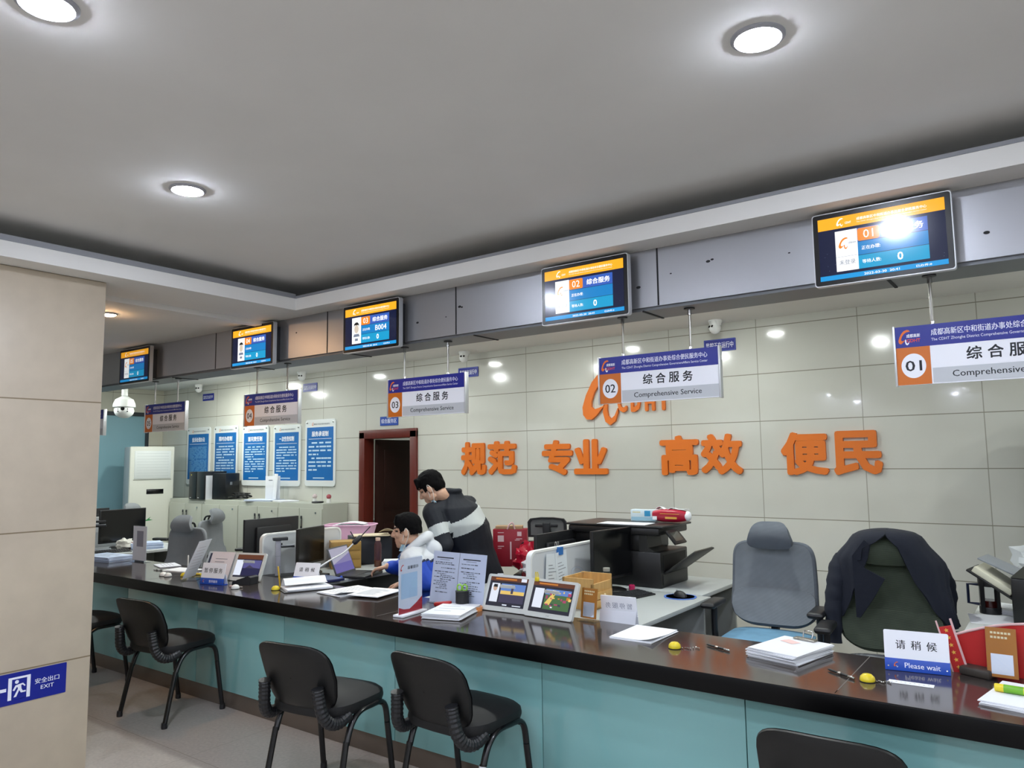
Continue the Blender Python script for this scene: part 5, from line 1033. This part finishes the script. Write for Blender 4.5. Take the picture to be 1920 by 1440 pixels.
b = MB(); b.box(-.17, .20, -.17, .15, 0, .24, PRB, .01); b.prism([(-.17, .24), (.20, .24), (.20, .30), (-.11, .30)], -.17, .15, mat('printer_olive', '#3b3b33', .5)); b.build('body', t); b = MB(); T = loc(-.17, 0, .13) @ rot(0, 33); b.box(-.24, .0, -.12, .12, -.012, 0, PRB, .003, T); b.box(-.22, -.02, -.11, .11, .0, .03, mat('cream_paper', '#dcd9c4', .7), .003, T); b.build('paper_tray', t)
b = MB(); b.box(-.20, .02, -.1, .12, -.004, .004, GREYP, .002, loc(-.15, .04, .23) @ rot(0, 24)); b.build('cover_flap', t)
t = thing('clear_bag', 'crumpled clear plastic bag heaped behind the desk printer', 'bag', (-.09, 5.02, DT), 0); crumple((0, 0, .27), (.17, .10, .13), 21, mat('bag_clear', '#e6ebee', .25, alpha=.55), amp=.5).build('film', t, 25); crumple((.03, 0, .12), (.13, .09, .14), 25, mat('bag_clear', '#e6ebee', .25, alpha=.55), amp=.3).build('lower_film', t, 25)
t = thing('glasses_pouch', 'grey green cloth pouch in front of the desk printer', 'pouch', (-.16, 4.42, DT), -14); crumple((0, 0, .012), (.11, .03, .018), 31, mat('pouch_sage', '#7d8a80', .6), amp=.3).build('cloth', t)

# ------------------------------------------------------------------ on the cabinets, air conditioners, the small room
def tower(p, label, side=True):
    t = thing('pc_tower', label, 'computer', p, 0, 'computer towers on the cabinet'); b = MB(); b.box(-.09, .09, -.17, .17, 0, .385, mat('tower_black', '#14161a', .4), .004); b.build('case', t); b = MB(); b.box(-.088, .088, -.178, -.17, .004, .38, mat('tower_front', '#20262a', .35), .003); b.box(-.06, -.03, -.1795, -.178, .02, .028, PAPER); b.build('front_bezel', t)
    b = MB()
    if side: b.box(.0902, .0908, -.15, -.05, .0, .33, PAPER2); b.box(.0902, .0908, .06, .1, .22, .26, GREYP)
    else: b.flat([(-.03+q[0], .34+q[1]) for q in circ(.010, 12)], -.1788, YEL)
    b.build('sticker', t); return t
CB = 1.1105
tower((-9.93, 6.06, CB), 'black computer tower nearest the air conditioner', False); tower((-9.735, 6.06, CB), 'black computer tower with a white label strip on its side')
b = MB(); b.box(-.12, .12, -.13, .13, 0, .36, mat('tower_black', '#14161a', .4), .01); b.box(.121, .122, -.05, -.01, .2, .24, GREYP); one('black_case', 'bulky black box between the towers and the cables', 'box', b, (-9.45, 6.10, CB), 12)
b = MB(); r = random.Random(5); pts = [(r.uniform(-.18, .18), r.uniform(-.08, .08), r.uniform(.01, .08)) for i in range(26)]; b.tube(spline(pts, 6), .007, BLACK, 6); one('cable_bundle', 'tangle of black cables on the cabinet top', 'cables', b, (-9.08, 6.08, CB+.012), 0)
b = MB(); b.box(-.11, .11, -.006, .006, 0, .30, PAPER, .002, rot(0, 0, 20)); b.box(-.05, .11, -.012, -.004, 0, .33, PAPER, .002, rot(-4, 0, -22) @ loc(.08, 0, 0)); b.rect(-.06, .0, .24, .25, -.007, INKG, rot(0, 0, 20)); one('file_folder', 'white file folder standing open on the cabinet', 'folder', b, (-8.45, 6.14, CB+.022), 0)
papers('paper_stack', 'wide pile of blue edged papers under the white folder', (-8.5, 6.05, CB), 10, .46, .26, 5, 91, 0, .004, m=mat('form_pale', '#d5deee', .8)); papers('paper_stack', 'thin pile of papers on the cabinet beside the white folder', (-8.08, 6.06, CB), -16, .34, .22, 4, 92, 0, .004, m=PAPER)
def figurine(p, label, m, m2):
    t = thing('figurine', label, 'figurine', p, 0, 'small figurines on the cabinet'); b = MB(); b.lathe([(.028, 0), (.03, .01), (.02, .05), (.001, .06)], m, 14); b.build('body', t); b = MB(); b.ball((0, 0, .075), .03, m2, n=14, k=10); b.build('head', t)
figurine((-7.52, 6.08, CB), 'white figurine with a dark face on the end cabinet', WHITE, mat('fig_pink', '#d9c8c8', .5)); figurine((-7.28, 6.10, CB), 'white figurine with a red hat on the end cabinet', WHITE, mat('fig_red', '#a85058', .5))
b = MB(); b.lathe([(.06, 0), (.075, .008), (.07, .02), (.0001, .016)], BLACK, 18); one('black_dish', 'small black dish between the two figurines', 'dish', b, (-7.39, 6.02, CB), 0)
ACW = mat('ac_cream', '#d6d8cd', .4); ACS = mat('ac_side', '#aab4ba', .45)
def aircon(p, rz, label):
    t = thing('air_conditioner', label, 'air conditioner', p, rz, 'floor standing air conditioners'); W, D, H = .60, .36, 1.86
    b = MB(); b.box(-W/2, W/2, -D/2+.02, D/2, 0, H, ACS, .02); b.build('body', t)
    b = MB(); b.box(-W/2, W/2, -D/2, -D/2+.05, 0, H+.003, ACW, .018, seg=3); b.build('front_panel', t)
    b = MB(); b.box(-W/2+.06, W/2-.05, -D/2-.008, -D/2+.002, H-.46, H-.06, mat('ac_grille', '#dadfdd', .4), .006)
    for i in range(9): b.rect(-W/2+.09, W/2-.08, H-.42+i*.04, H-.417+i*.04, -D/2-.0085, mat('ac_line', '#b9c0be', .5))
    b.box(-W/2+.05, W/2-.04, -D/2-.004, -D/2+.002, H-.478, H-.470, mat('ac_gap', '#8b8f86', .5)); b.build('air_outlet', t)
    b = MB(); b.box(-.07, .16, -D/2-.003, -D/2+.002, H-.68, H-.61, BLACKG, .003); b.build('control_panel', t)
    b = MB(); b.flat([(-.20, H-1.07), (-.12, H-1.05), (-.05, H-1.04), (.0, H-1.0), (-.02, H-1.035), (.03, H-1.05), (-.06, H-1.06)], -D/2-.0012, mat('leaf_green', '#2f8a4a', .5)); b.build('leaf_mark', t)
    b = MB(); b.box(-W/2+.02, W/2-.02, -D/2-.003, -D/2+.002, .38, .384, mat('ac_gap', '#8b8f86', .5)); b.build('lower_panel_seam', t); return t
aircon((-10.82, 5.72, 0), 76, 'cream floor standing air conditioner in front of the teal glass'); aircon((.11, 5.98, 0), 0, 'floor standing air conditioner of which a pale edge shows at the picture rim')
t = thing('staff_desk', 'desk inside the small room behind the doorway', 'desk', (-8.0, 8.25, 0), 0); b = MB(); b.box(-.55, .55, -.35, .35, .715, .74, DESK, .003); b.build('desktop', t); b = MB(); b.box(-.5, -.47, -.3, .3, 0, .714, DESKE); b.box(.47, .5, -.3, .3, 0, .714, DESKE); b.build('side_panel', t)
monitor((-7.98, 8.2, DT), 12, 'black monitor inside the small room behind the doorway', .52, .33, .10)
b = MB(); b.box(-.12, .12, -.2, .2, 0, .60, mat('grey_cabinet', '#8f9499', .5), .004); one('grey_pedestal', 'grey cabinet just inside the doorway', 'cabinet', b, (-7.04+.12, 7.62, 0), 0) if False else one('grey_pedestal', 'grey cabinet just inside the doorway', 'cabinet', b, (-6.60, 7.15, 0), 0)
crumple((0, 0, .04), (.09, .05, .05), 41, mat('snack_yellow', '#c2a23e', .5), amp=.4).build('t1'); o = bpy.data.objects['t1']; o.name = 'snack_packet'; o.location = (-7.78, 7.98, DT); tag(o, 'yellow packet under the monitor in the small room', 'packet')
crumple((0, 0, .08), (.10, .07, .12), 44, mat('bag_navy', '#1a2338', .6), amp=.3).build('t2'); o = bpy.data.objects['t2']; o.name = 'dark_bag'; o.location = (-8.25, 8.0, DT); tag(o, 'dark bag beside the monitor in the small room', 'bag')

# ------------------------------------------------------------------ people
SKIN = mat('skin', '#c49a80', .55, var=.04, vscale=9); LIPS = mat('lips', '#a5635a', .5); EYE = mat('eye_dark', '#1d1512', .35); BROW = mat('brow', '#221a17', .8)
HAIR = mat('black_hair', '#070607', .8, 0, .12, bump=.5, bscale=90, aniso=(1, 1, .25)); MASKM = mat('mask_blue', '#a9cfe2', .8); LOOP = mat('ear_loop', '#e0d9d0', .7)
def remesh(b, voxel, it=4, fac=.5):
    me = bpy.data.meshes.new('r'); me.from_pydata([tuple(p) for p in b.v], [], b.f); me.update()
    o = bpy.data.objects.new('r', me); COL.objects.link(o)
    m = o.modifiers.new('r', 'REMESH'); m.mode = 'VOXEL'; m.voxel_size = voxel
    s = o.modifiers.new('s', 'SMOOTH'); s.iterations = it; s.factor = fac
    bpy.context.view_layer.update(); dg = bpy.context.evaluated_depsgraph_get(); out = bpy.data.meshes.new_from_object(o.evaluated_get(dg))
    COL.objects.unlink(o); bpy.data.objects.remove(o); bpy.data.meshes.remove(me); out.materials.clear(); return out
def skin_obj(name, me, mats, fn, parent, kill=None):
    me.name = name
    for m in mats: me.materials.append(m)
    if kill:
        bm = bmesh.new(); bm.from_mesh(me); bmesh.ops.delete(bm, geom=[f for f in bm.faces if kill(f.calc_center_median())], context='FACES'); bm.to_mesh(me); bm.free()
    n = len(me.polygons); idx = [fn(p.center) if fn else 0 for p in me.polygons]
    me.polygons.foreach_set('material_index', idx); me.polygons.foreach_set('use_smooth', [True]*n); me.update()
    o = bpy.data.objects.new(name, me); COL.objects.link(o); o.parent = parent; return o
def frame(f, up=(0, 0, 1)):
    """matrix whose +Y points along f and +Z near up"""
    y = V(f).normalized(); x = y.cross(V(up)).normalized(); z = x.cross(y); return M((x, y, z)).transposed().to_4x4()
def loft(b, rings, m, n=24):
    vs_ = []; fs = []
    for c, a, d, ra, rd in rings: vs_ += [V(c)+V(a)*ra*math.cos(2*PI*i/n)+V(d)*rd*math.copysign(abs(math.sin(2*PI*i/n))**.9, math.sin(2*PI*i/n)) for i in range(n)]
    for k in range(len(rings)-1):
        for i in range(n): fs.append((k*n+i, k*n+(i+1) % n, (k+1)*n+(i+1) % n, (k+1)*n+i))
    fs += [tuple(range(n))[::-1], tuple((len(rings)-1)*n+i for i in range(n))]; b.add(vs_, fs, m)
def head_shape(b, T, s=1.0):
    q = lambda p: T @ (V(p)*s); R = T.to_3x3()
    e = lambda c, r: b.ball(q(c), [x*s for x in r], SKIN, R=R, n=20, k=14)
    e((0, -.012, .035), (.074, .095, .086)); e((0, .022, -.035), (.062, .068, .082)); e((0, .045, -.075), (.043, .044, .038)); e((0, .066, -.098), (.022, .020, .018))
    b.cap(q((0, .080, .022)), q((0, .104, -.020)), .009*s, .013*s, SKIN); e((0, .093, -.026), (.017, .014, .010))
    b.cap(q((-.036, .070, .030)), q((.036, .070, .030)), .014*s, .014*s, SKIN); b.cap(q((-.018, .082, -.058)), q((.018, .082, -.058)), .009*s, .009*s, SKIN); b.cap(q((-.015, .080, -.070)), q((.015, .080, -.070)), .009*s, .009*s, SKIN)
    for sx in (-1, 1):
        e((sx*.040, .058, -.020), (.024, .024, .022)); e((sx*.055, .018, -.062), (.018, .036, .03))
        b.ball(q((sx*.078, -.006, -.010)), (.010*s, .021*s, .032*s), SKIN, R=R @ Euler((.15, 0, -sx*.35)).to_matrix(), n=12, k=10)
def head_mats(T, s=1.0):
    I = T.inverted()
    def fn(c):
        p = (I @ c)/s
        if p.y > .055 and abs(abs(p.x)-.032) < .0155 and abs(p.z-.008) < .0055: return 2
        if p.y > .05 and abs(abs(p.x)-.034) < .020 and abs(p.z-.032-.1*(.034-abs(abs(p.x)-.03))) < .0045: return 3
        if p.y > .07 and abs(p.x) < .023 and abs(p.z+.064) < .0095: return 1
        return 0
    return fn
def hand(b, wrist, d, palm, spread=1.0, curl=.5, thumb=1, s=1.0):
    """wrist point, direction of the fingers, direction the palm faces; thumb = side (+1 along d x palm)"""
    d = V(d).normalized(); n = V(palm); n = (n-d*n.dot(d)).normalized(); a = d.cross(n).normalized()*thumb
    w_ = V(wrist); pc = w_+d*.085*s
    for t in (-.030, -.010, .010, .030): b.cap(w_+d*.015*s+a*t*.7*s, pc+a*t*s, .014*s, .0125*s, SKIN, 8)
    for i, (t, L_) in enumerate(((.031, .072), (.0105, .080), (-.0105, .074), (-.031, .058))):
        p = pc+a*t*s; ang = 0.12; L_ *= s; dd = (d+a*t*2.2*spread).normalized()
        for k, fr in enumerate((.45, .32, .23)):
            ang += curl*(.35+.28*k)+.05*i*curl; v = (dd*math.cos(ang)+n*math.sin(ang)).normalized(); q = p+v*L_*fr
            r0 = (.0092-.0009*k)*s; b.cap(p, q, r0, r0-.0008*s, SKIN, 8); p = q
    p = w_+d*.022*s+a*.026*s; v = (d*.72+a*.70+n*.18).normalized(); q = p+v*.040*s; b.cap(p, q, .0135*s, .0105*s, SKIN, 8); v2 = (d*.92+a*.35+n*.30).normalized(); r = q+v2*.030*s; b.cap(q, r, .0105*s, .0092*s, SKIN, 8); v3 = (d*.98+a*.1+n*.32).normalized(); b.cap(r, r+v3*.022*s, .0092*s, .0078*s, SKIN, 8)
def seg_t(p, a, b_):
    a, b_ = V(a), V(b_); d = b_-a; t = (p-a).dot(d)/d.length_squared; return t, (p-(a+d*min(max(t, 0), 1))).length
def hair_cap(T, s, front, side, back, fringe=0., seed=1, grow=1.0):
    b = MB(); R = T.to_3x3(); q = lambda p: T @ (V(p)*s)
    b.ball(q((0, -.014, .042)), [x*s*grow for x in (.085, .106, .092)], HAIR, R=R, n=28, k=20); b.ball(q((0, -.055, .0)), [x*s for x in (.076, .062, .075)], HAIR, R=R, n=20, k=14)
    for sx in (-1, 1): b.cap(q((sx*.066, .022, .04)), q((sx*.068, .020, -.010)), .016*s, .011*s, HAIR)
    if fringe:
        for i in range(9): x = -.06+.015*i; b.cap(q((x, .052, .10)), q((x*1.02, .082+.004*fringe-abs(x)*.25, .056-.010*fringe)), .020*s, .009*s, HAIR)
    else:
        for i in range(9): x = -.056+.014*i; b.cap(q((x, .045, .108)), q((x, .074-abs(x)*.25, .072)), .016*s, .011*s, HAIR)
    me = remesh(b, .006, 3); I = T.inverted()
    for v in me.vertices:
        p = (I @ v.co)/s; v.co += R @ V((noise.noise(p*38+V((seed, 0, 0))), noise.noise(p*38+V((0, seed, 0))), noise.noise(p*V((60, 60, 18))+V((0, 0, seed)))))*.004
    def kill(c):
        p = (I @ c)/s
        if p.z > front and p.y > .03: return False
        if p.y > .075: return True
        if p.y > .03: return p.z < min(front, .015+.9*(p.y-.03)) and not (abs(p.x) > .055 and p.z > -.02 and p.y < .04)
        if p.y > -.03: return p.z < side and abs(p.x) > .03
        return p.z < back
    return me, kill

# ---- man standing and leaning forward, navy jacket with a white stripe
per = thing('person', 'standing person in navy jacket with white stripe, leaning forward over the seated clerk', 'person', (-3.772, 4.632, 0.765))
O = V(per.location); O.z = 0; per.location = O
def W_(*p): return V(p)-O
N = W_(*(-3.796, 4.378, 1.342)); PEL = W_(*(-3.773, 4.633, 0.752)); HC = W_(*(-3.883, 4.232, 1.399))
fac = V((-.93, .10, 0)).normalized(); lft = V((-.10, -.93, 0)).normalized()
axis = (N-PEL).normalized()
SHL = N+lft*.185+V((.0, .0, -.125))+fac*.02; SHR = N-lft*.195+V((0, 0, -.085))+fac*.03
ELL = W_(*(-3.724, 4.202, 0.990)); WRL = W_(*(-3.857, 4.157, 0.766)); ELR = SHR+V((-.03, .02, -.28)); WRR = ELR+V((-.20, -.08, -.12))
HPL = PEL+lft*.095+V((0, 0, -.02)); HPR = PEL-lft*.095+V((0, 0, -.02)); KNL = HPL+fac*.05+V((0, 0, -.42)); KNR = HPR+fac*.03+V((0, 0, -.42)); ANL = V((KNL.x+.06, KNL.y, .09)); ANR = V((KNR.x+.03, KNR.y+.02, .09))
hf = (V((-.80, -.42, 0)).normalized()*math.cos(.60)+V((0, 0, -1))*math.sin(.60)); HT = loc(*HC) @ frame(hf); HS = 1.0
hn = HT @ V((0, -.035, -.075)); b = MB(); head_shape(b, HT, HS); b.cap(N+V((0, 0, -.03)), hn, .060, .054, SKIN); b.cap(hn, HT @ V((0, 0, 0)), .054, .052, SKIN)
ad = fac
loft(b, [(PEL+V((0, 0, -.10)), lft, ad, .15, .10), (PEL, lft, ad, .16, .105), (PEL.lerp(N, .35), lft, ad, .14, .095), (PEL.lerp(N, .7), lft, ad, .16, .10), (PEL.lerp(N, .92), lft, ad, .13, .075), (N, lft, ad, .06, .055)], SKIN)
for sh, el, wr in ((SHL, ELL, WRL), (SHR, ELR, WRR)):
    b.cap(N+V((0, 0, -.06)), sh, .055, .052, SKIN); b.cap(sh, el, .048, .038, SKIN); b.cap(el, wr, .038, .026, SKIN)
hand(b, WRL, (WRL-ELL), (0.5, .6, -.4), 1, .5, -1); hand(b, WRR, (WRR-ELR), (0.4, -.6, -.5), 1, .5, 1)
for hp, kn, an in ((HPL, KNL, ANL), (HPR, KNR, ANR)):
    b.cap(hp, kn, .075, .050, SKIN); b.cap(kn, an, .048, .034, SKIN); b.cap(an+V((0, 0, -.045)), an+fac*.16+V((0, 0, -.06)), .034, .026, SKIN)
body = skin_obj('body', remesh(b, .0048, 3), [SKIN, LIPS, EYE, BROW], head_mats(HT, HS), per)
JN = mat('jacket_navy', '#10151f', .75, bump=.35, bscale=14); JW = mat('jacket_stripe', '#c3c8c6', .7, bump=.3, bscale=14)
b = MB(); up = axis
loft(b, [(PEL+V((.02, 0, -.16)), lft, ad, .215, .165), (PEL+V((.01, 0, -.03)), lft, ad, .225, .175), (PEL.lerp(N, .3), lft, ad, .215, .165), (PEL.lerp(N, .62)-fac*.02, lft, ad, .225, .165), (PEL.lerp(N, .84)-fac*.02, lft, ad, .19, .125), (N+V((.0, 0, -.02)), lft, ad, .095, .085), (N+axis*.02, lft, ad, .078, .072)], JN)
for sh, el, wr in ((SHL, ELL, WRL), (SHR, ELR, WRR)):
    b.cap(N-axis*.08, sh, .080, .076, JN); b.cap(sh, el, .078, .070, JN); b.cap(el, el.lerp(wr, .92), .072, .052, JN)
b.tube([N+axis*.035+(lft*math.cos(a)+ad*math.sin(a))*.066 for a in [2*PI*i/20 for i in range(21)]], .022, JN)
def jk(c):
    for k, (sh, el) in enumerate(((SHL, ELL), (SHR, ELR))):
        t_, dd = seg_t(c, sh, el)
        side = (c-PEL.lerp(N, .6)).dot(lft)*(1 if k == 0 else -1)
        if dd < .098 and side > .15: return 1 if .42 < t_ < .74 else 0
    u = (c-PEL).dot(axis)/(N-PEL).length
    return 1 if .595 < u < .775 else 0
me = remesh(b, .0062, 9)
for v in me.vertices: v.co += V((noise.noise(v.co*9), noise.noise(v.co*9+V((5, 0, 0))), noise.noise(v.co*11+V((0, 5, 0)))))*.010
skin_obj('jacket', me, [JN, JW], jk, per)
TR = mat('trousers_dark', '#15171c', .8); b = MB()
loft(b, [(PEL+V((0, 0, .06)), lft, ad, .17, .12), (PEL+V((0, 0, -.10)), lft, ad, .18, .13)], TR)
for hp, kn, an in ((HPL, KNL, ANL), (HPR, KNR, ANR)): b.cap(hp, kn, .092, .068, TR); b.cap(kn, an+V((0, 0, .0)), .068, .055, TR)
skin_obj('trousers', remesh(b, .011, 4), [TR], None, per)
SHOE = mat('shoe_black', '#101012', .4)
for an in (ANL, ANR):
    b = MB(); b.cap(an+V((0, 0, -.042))-fac*.02, an+fac*.17+V((0, 0, -.048)), .046, .038, SHOE); b.box(-.04, .04, -.055, .20, 0, .02, SHOE, .006, loc(an.x, an.y, 0) @ frame(fac)); skin_obj('shoe', remesh(b, .007, 2), [SHOE], None, per)
me, kill = hair_cap(HT, HS, .045, -.012, -.055, 1.0, 3, 1.03); skin_obj('hair', me, [HAIR], None, per, kill)
def face_mask(T, s, per):
    q = lambda p: T @ (V(p)*s); b = MB()
    b.surf(lambda u, v: q(((u-.5)*.10, .070-.9*(abs(u-.5)*2)**2*.05-.012*math.sin(PI*v), -.088-.048*v)), 14, 8, MASKM, .004)
    for k in range(3): b.surf(lambda u, v: q(((u-.5)*.10, .075-.9*(abs(u-.5)*2)**2*.05-.012*math.sin(PI*(.2+.25*k)), -.098-.012*k-.003*v)), 10, 1, MASKM, .002)
    o = b.build('face_mask', per, 60)
    for sx in (-1, 1):
        b = MB(); b.tube(spline([q((sx*.047, .045, -.098)), q((sx*.075, .022, -.05)), q((sx*.088, -.004, .020)), q((sx*.094, -.022, .0)), q((sx*.080, -.012, -.05)), q((sx*.050, .035, -.125))], 6), .0026*s, LOOP, 6); b.build('ear_loop', o)
face_mask(HT, HS, per)

# ---- clerk seated at the laptop, blue and white hooded jacket
per = thing('person', 'seated clerk in blue and white hooded jacket typing on the laptop', 'person', (-3.804, 4.133, 0.575))
O = V(per.location); O.z = 0; per.location = O
N = W_(*(-3.843, 4.039, 0.991)); PEL = W_(*(-3.817, 4.148, 0.579)); HC = W_(*(-3.869, 3.956, 1.104))
fac = V((-.80, -.60, 0)).normalized(); lft = V((.60, -.80, 0)).normalized(); ad = fac; axis = (N-PEL).normalized()
SHL = N+lft*.185+V((0, 0, -.075))+fac*.02; SHR = N-lft*.185+V((0, 0, -.085))+fac*.03
WRR = W_(-4.175, 4.07, .815); ELR = W_(*(-4.173, 4.210, 0.782)); WRL = W_(*(-3.780, 3.840, 0.765)); ELL = W_(*(-3.631, 3.924, 0.762))
HPL = PEL+lft*.10; HPR = PEL-lft*.10; KNL = HPL+fac*.42+V((0, 0, -.06)); KNR = HPR+fac*.42+V((0, 0, -.06)); ANL = V((KNL.x, KNL.y, .09))+fac*.02; ANR = V((KNR.x, KNR.y, .09))-fac*.10
hf = (V((-.80, -.62, 0)).normalized()*math.cos(.14)+V((0, 0, -1))*math.sin(.14)); HT = loc(*HC) @ frame(hf); HS = 1.0
hn = HT @ V((0, -.030, -.075)); b = MB(); head_shape(b, HT, HS); b.cap(N+V((0, 0, -.04)), hn, .062, .056, SKIN); b.cap(hn, HT @ V((0, 0, 0)), .056, .054, SKIN)
loft(b, [(PEL+V((0, 0, -.07)), lft, ad, .16, .11), (PEL, lft, ad, .165, .11), (PEL.lerp(N, .4), lft, ad, .14, .10), (PEL.lerp(N, .72), lft, ad, .155, .10), (PEL.lerp(N, .92), lft, ad, .12, .075), (N, lft, ad, .06, .055)], SKIN)
for sh, el, wr in ((SHL, ELL, WRL), (SHR, ELR, WRR)):
    b.cap(N+V((0, 0, -.06)), sh, .055, .050, SKIN); b.cap(sh, el, .046, .037, SKIN); b.cap(el, wr, .037, .027, SKIN)
hand(b, WRR, V((-.86, -.42, -.22)), (0, 0, -1), 1.3, .62, -1, 1.02); hand(b, WRL, V((-.86, -.28, -.34)), (.1, .1, -1), 1, .5, 1, 1.02)
for hp, kn, an in ((HPL, KNL, ANL), (HPR, KNR, ANR)):
    b.cap(hp, kn, .078, .052, SKIN); b.cap(kn, an, .048, .034, SKIN); b.cap(an+V((0, 0, -.045)), an+fac*.15+V((0, 0, -.06)), .034, .026, SKIN)
skin_obj('body', remesh(b, .0048, 3), [SKIN, LIPS, EYE, BROW], head_mats(HT, HS), per)
JB = mat('jacket_blue', '#1746b4', .65, bump=.3, bscale=16); JWH = mat('jacket_white', '#d3d6da', .7, bump=.3, bscale=16); JD = mat('jacket_line', '#131d3c', .7)
b = MB()
loft(b, [(PEL+V((0, 0, -.05)), lft, ad, .195, .165), (PEL.lerp(N, .25), lft, ad, .195, .160), (PEL.lerp(N, .6)-fac*.015, lft, ad, .205, .150), (PEL.lerp(N, .85)-fac*.02, lft, ad, .165, .115), (N+V((0, 0, -.02)), lft, ad, .10, .09), (N+axis*.015, lft, ad, .085, .08)], JB)
for sh, el, wr in ((SHL, ELL, WRL), (SHR, ELR, WRR)):
    b.cap(N-axis*.06, sh, .085, .077, JB); b.cap(sh, el, .080, .066, JB); b.cap(el, el.lerp(wr, .80), .066, .048, JB)
def jk2(c):
    u = (c-PEL).dot(axis)/(N-PEL).length; best = None
    for k, (sh, el, wr) in enumerate(((SHL, ELL, WRL), (SHR, ELR, WRR))):
        t_, dd = seg_t(c, sh, el); t2, d2 = seg_t(c, el, wr); s_ = (c-PEL.lerp(N, .6)).dot(lft)*(1 if k == 0 else -1)
        if s_ > .13 and dd < .11 or d2 < .08:
            if k == 1: return 0 if t_ > .25 else 1
            fr = (c-sh).dot(fac)
            if t_ < .30 and d2 > .08: return 1
            if t_ < .38 and d2 > .08: return 2
            return 0 if fr < .045 else 1
    if u > .80: return 1
    if u > .76: return 2
    return 0
me = remesh(b, .0062, 9)
for v in me.vertices: v.co += V((noise.noise(v.co*10), noise.noise(v.co*10+V((5, 0, 0))), noise.noise(v.co*12+V((0, 5, 0)))))*.009
jo = skin_obj('jacket', me, [JB, JWH, JD], jk2, per)
b = MB(); hb = N-fac*.055+V((0, 0, .02))
b.tube(spline([N+lft*.085+fac*.10+V((0, 0, -.06)), N+lft*.105+fac*.02+V((0, 0, .005)), hb+lft*.075+V((0, 0, .035)), hb-fac*.03+V((0, 0, .045)), hb-lft*.075+V((0, 0, .035)), N-lft*.105+fac*.02+V((0, 0, .005)), N-lft*.085+fac*.10+V((0, 0, -.06))], 5), [.018+.022*math.sin(PI*i/30) for i in range(31)], JWH, 12)
b.ball(hb-fac*.045+V((0, 0, -.05)), (.10, .065, .075), JWH, n=20, k=12)
skin_obj('hood', remesh(b, .008, 5), [JWH], None, jo)
b = MB(); b.tube(spline([N+lft*.055+fac*.115+V((0, 0, -.085)), N+lft*.088+fac*.055+V((0, 0, -.005)), N+lft*.088-fac*.01+V((0, 0, .045))], 6), .016, mat('hood_lining', '#3c5c8c', .8), 8, flat=1.6); b.build('hood_lining', jo)
b = MB(); loft(b, [(PEL+V((0, 0, .05)), lft, ad, .17, .13), (PEL+V((0, 0, -.09)), lft, ad, .18, .14)], TR)
for hp, kn, an in ((HPL, KNL, ANL), (HPR, KNR, ANR)): b.cap(hp, kn, .090, .068, TR); b.cap(kn, an, .066, .055, TR)
skin_obj('trousers', remesh(b, .011, 4), [TR], None, per)
for an in (ANL, ANR):
    b = MB(); b.cap(an+V((0, 0, -.042))-fac*.02, an+fac*.17+V((0, 0, -.048)), .046, .038, SHOE); b.box(-.04, .04, -.055, .20, 0, .02, SHOE, .006, loc(an.x, an.y, 0) @ frame(fac)); skin_obj('shoe', remesh(b, .007, 2), [SHOE], None, per)
me, kill = hair_cap(HT, HS, .070, .004, -.030, 0, 7, .985); skin_obj('hair', me, [HAIR], None, per, kill)
face_mask(HT, HS, per)
seat_p = O+PEL-fac*.02
office_chair((seat_p.x, seat_p.y, 0), math.degrees(math.atan2(fac.y, fac.x))-90, 'dark low backed office chair under the seated clerk', mat('task_black', '#1b1c1f', .8), mat('task_black', '#1b1c1f', .8), mat('task_black', '#1b1c1f', .8), zr=-.02, head=False, kz=.62)
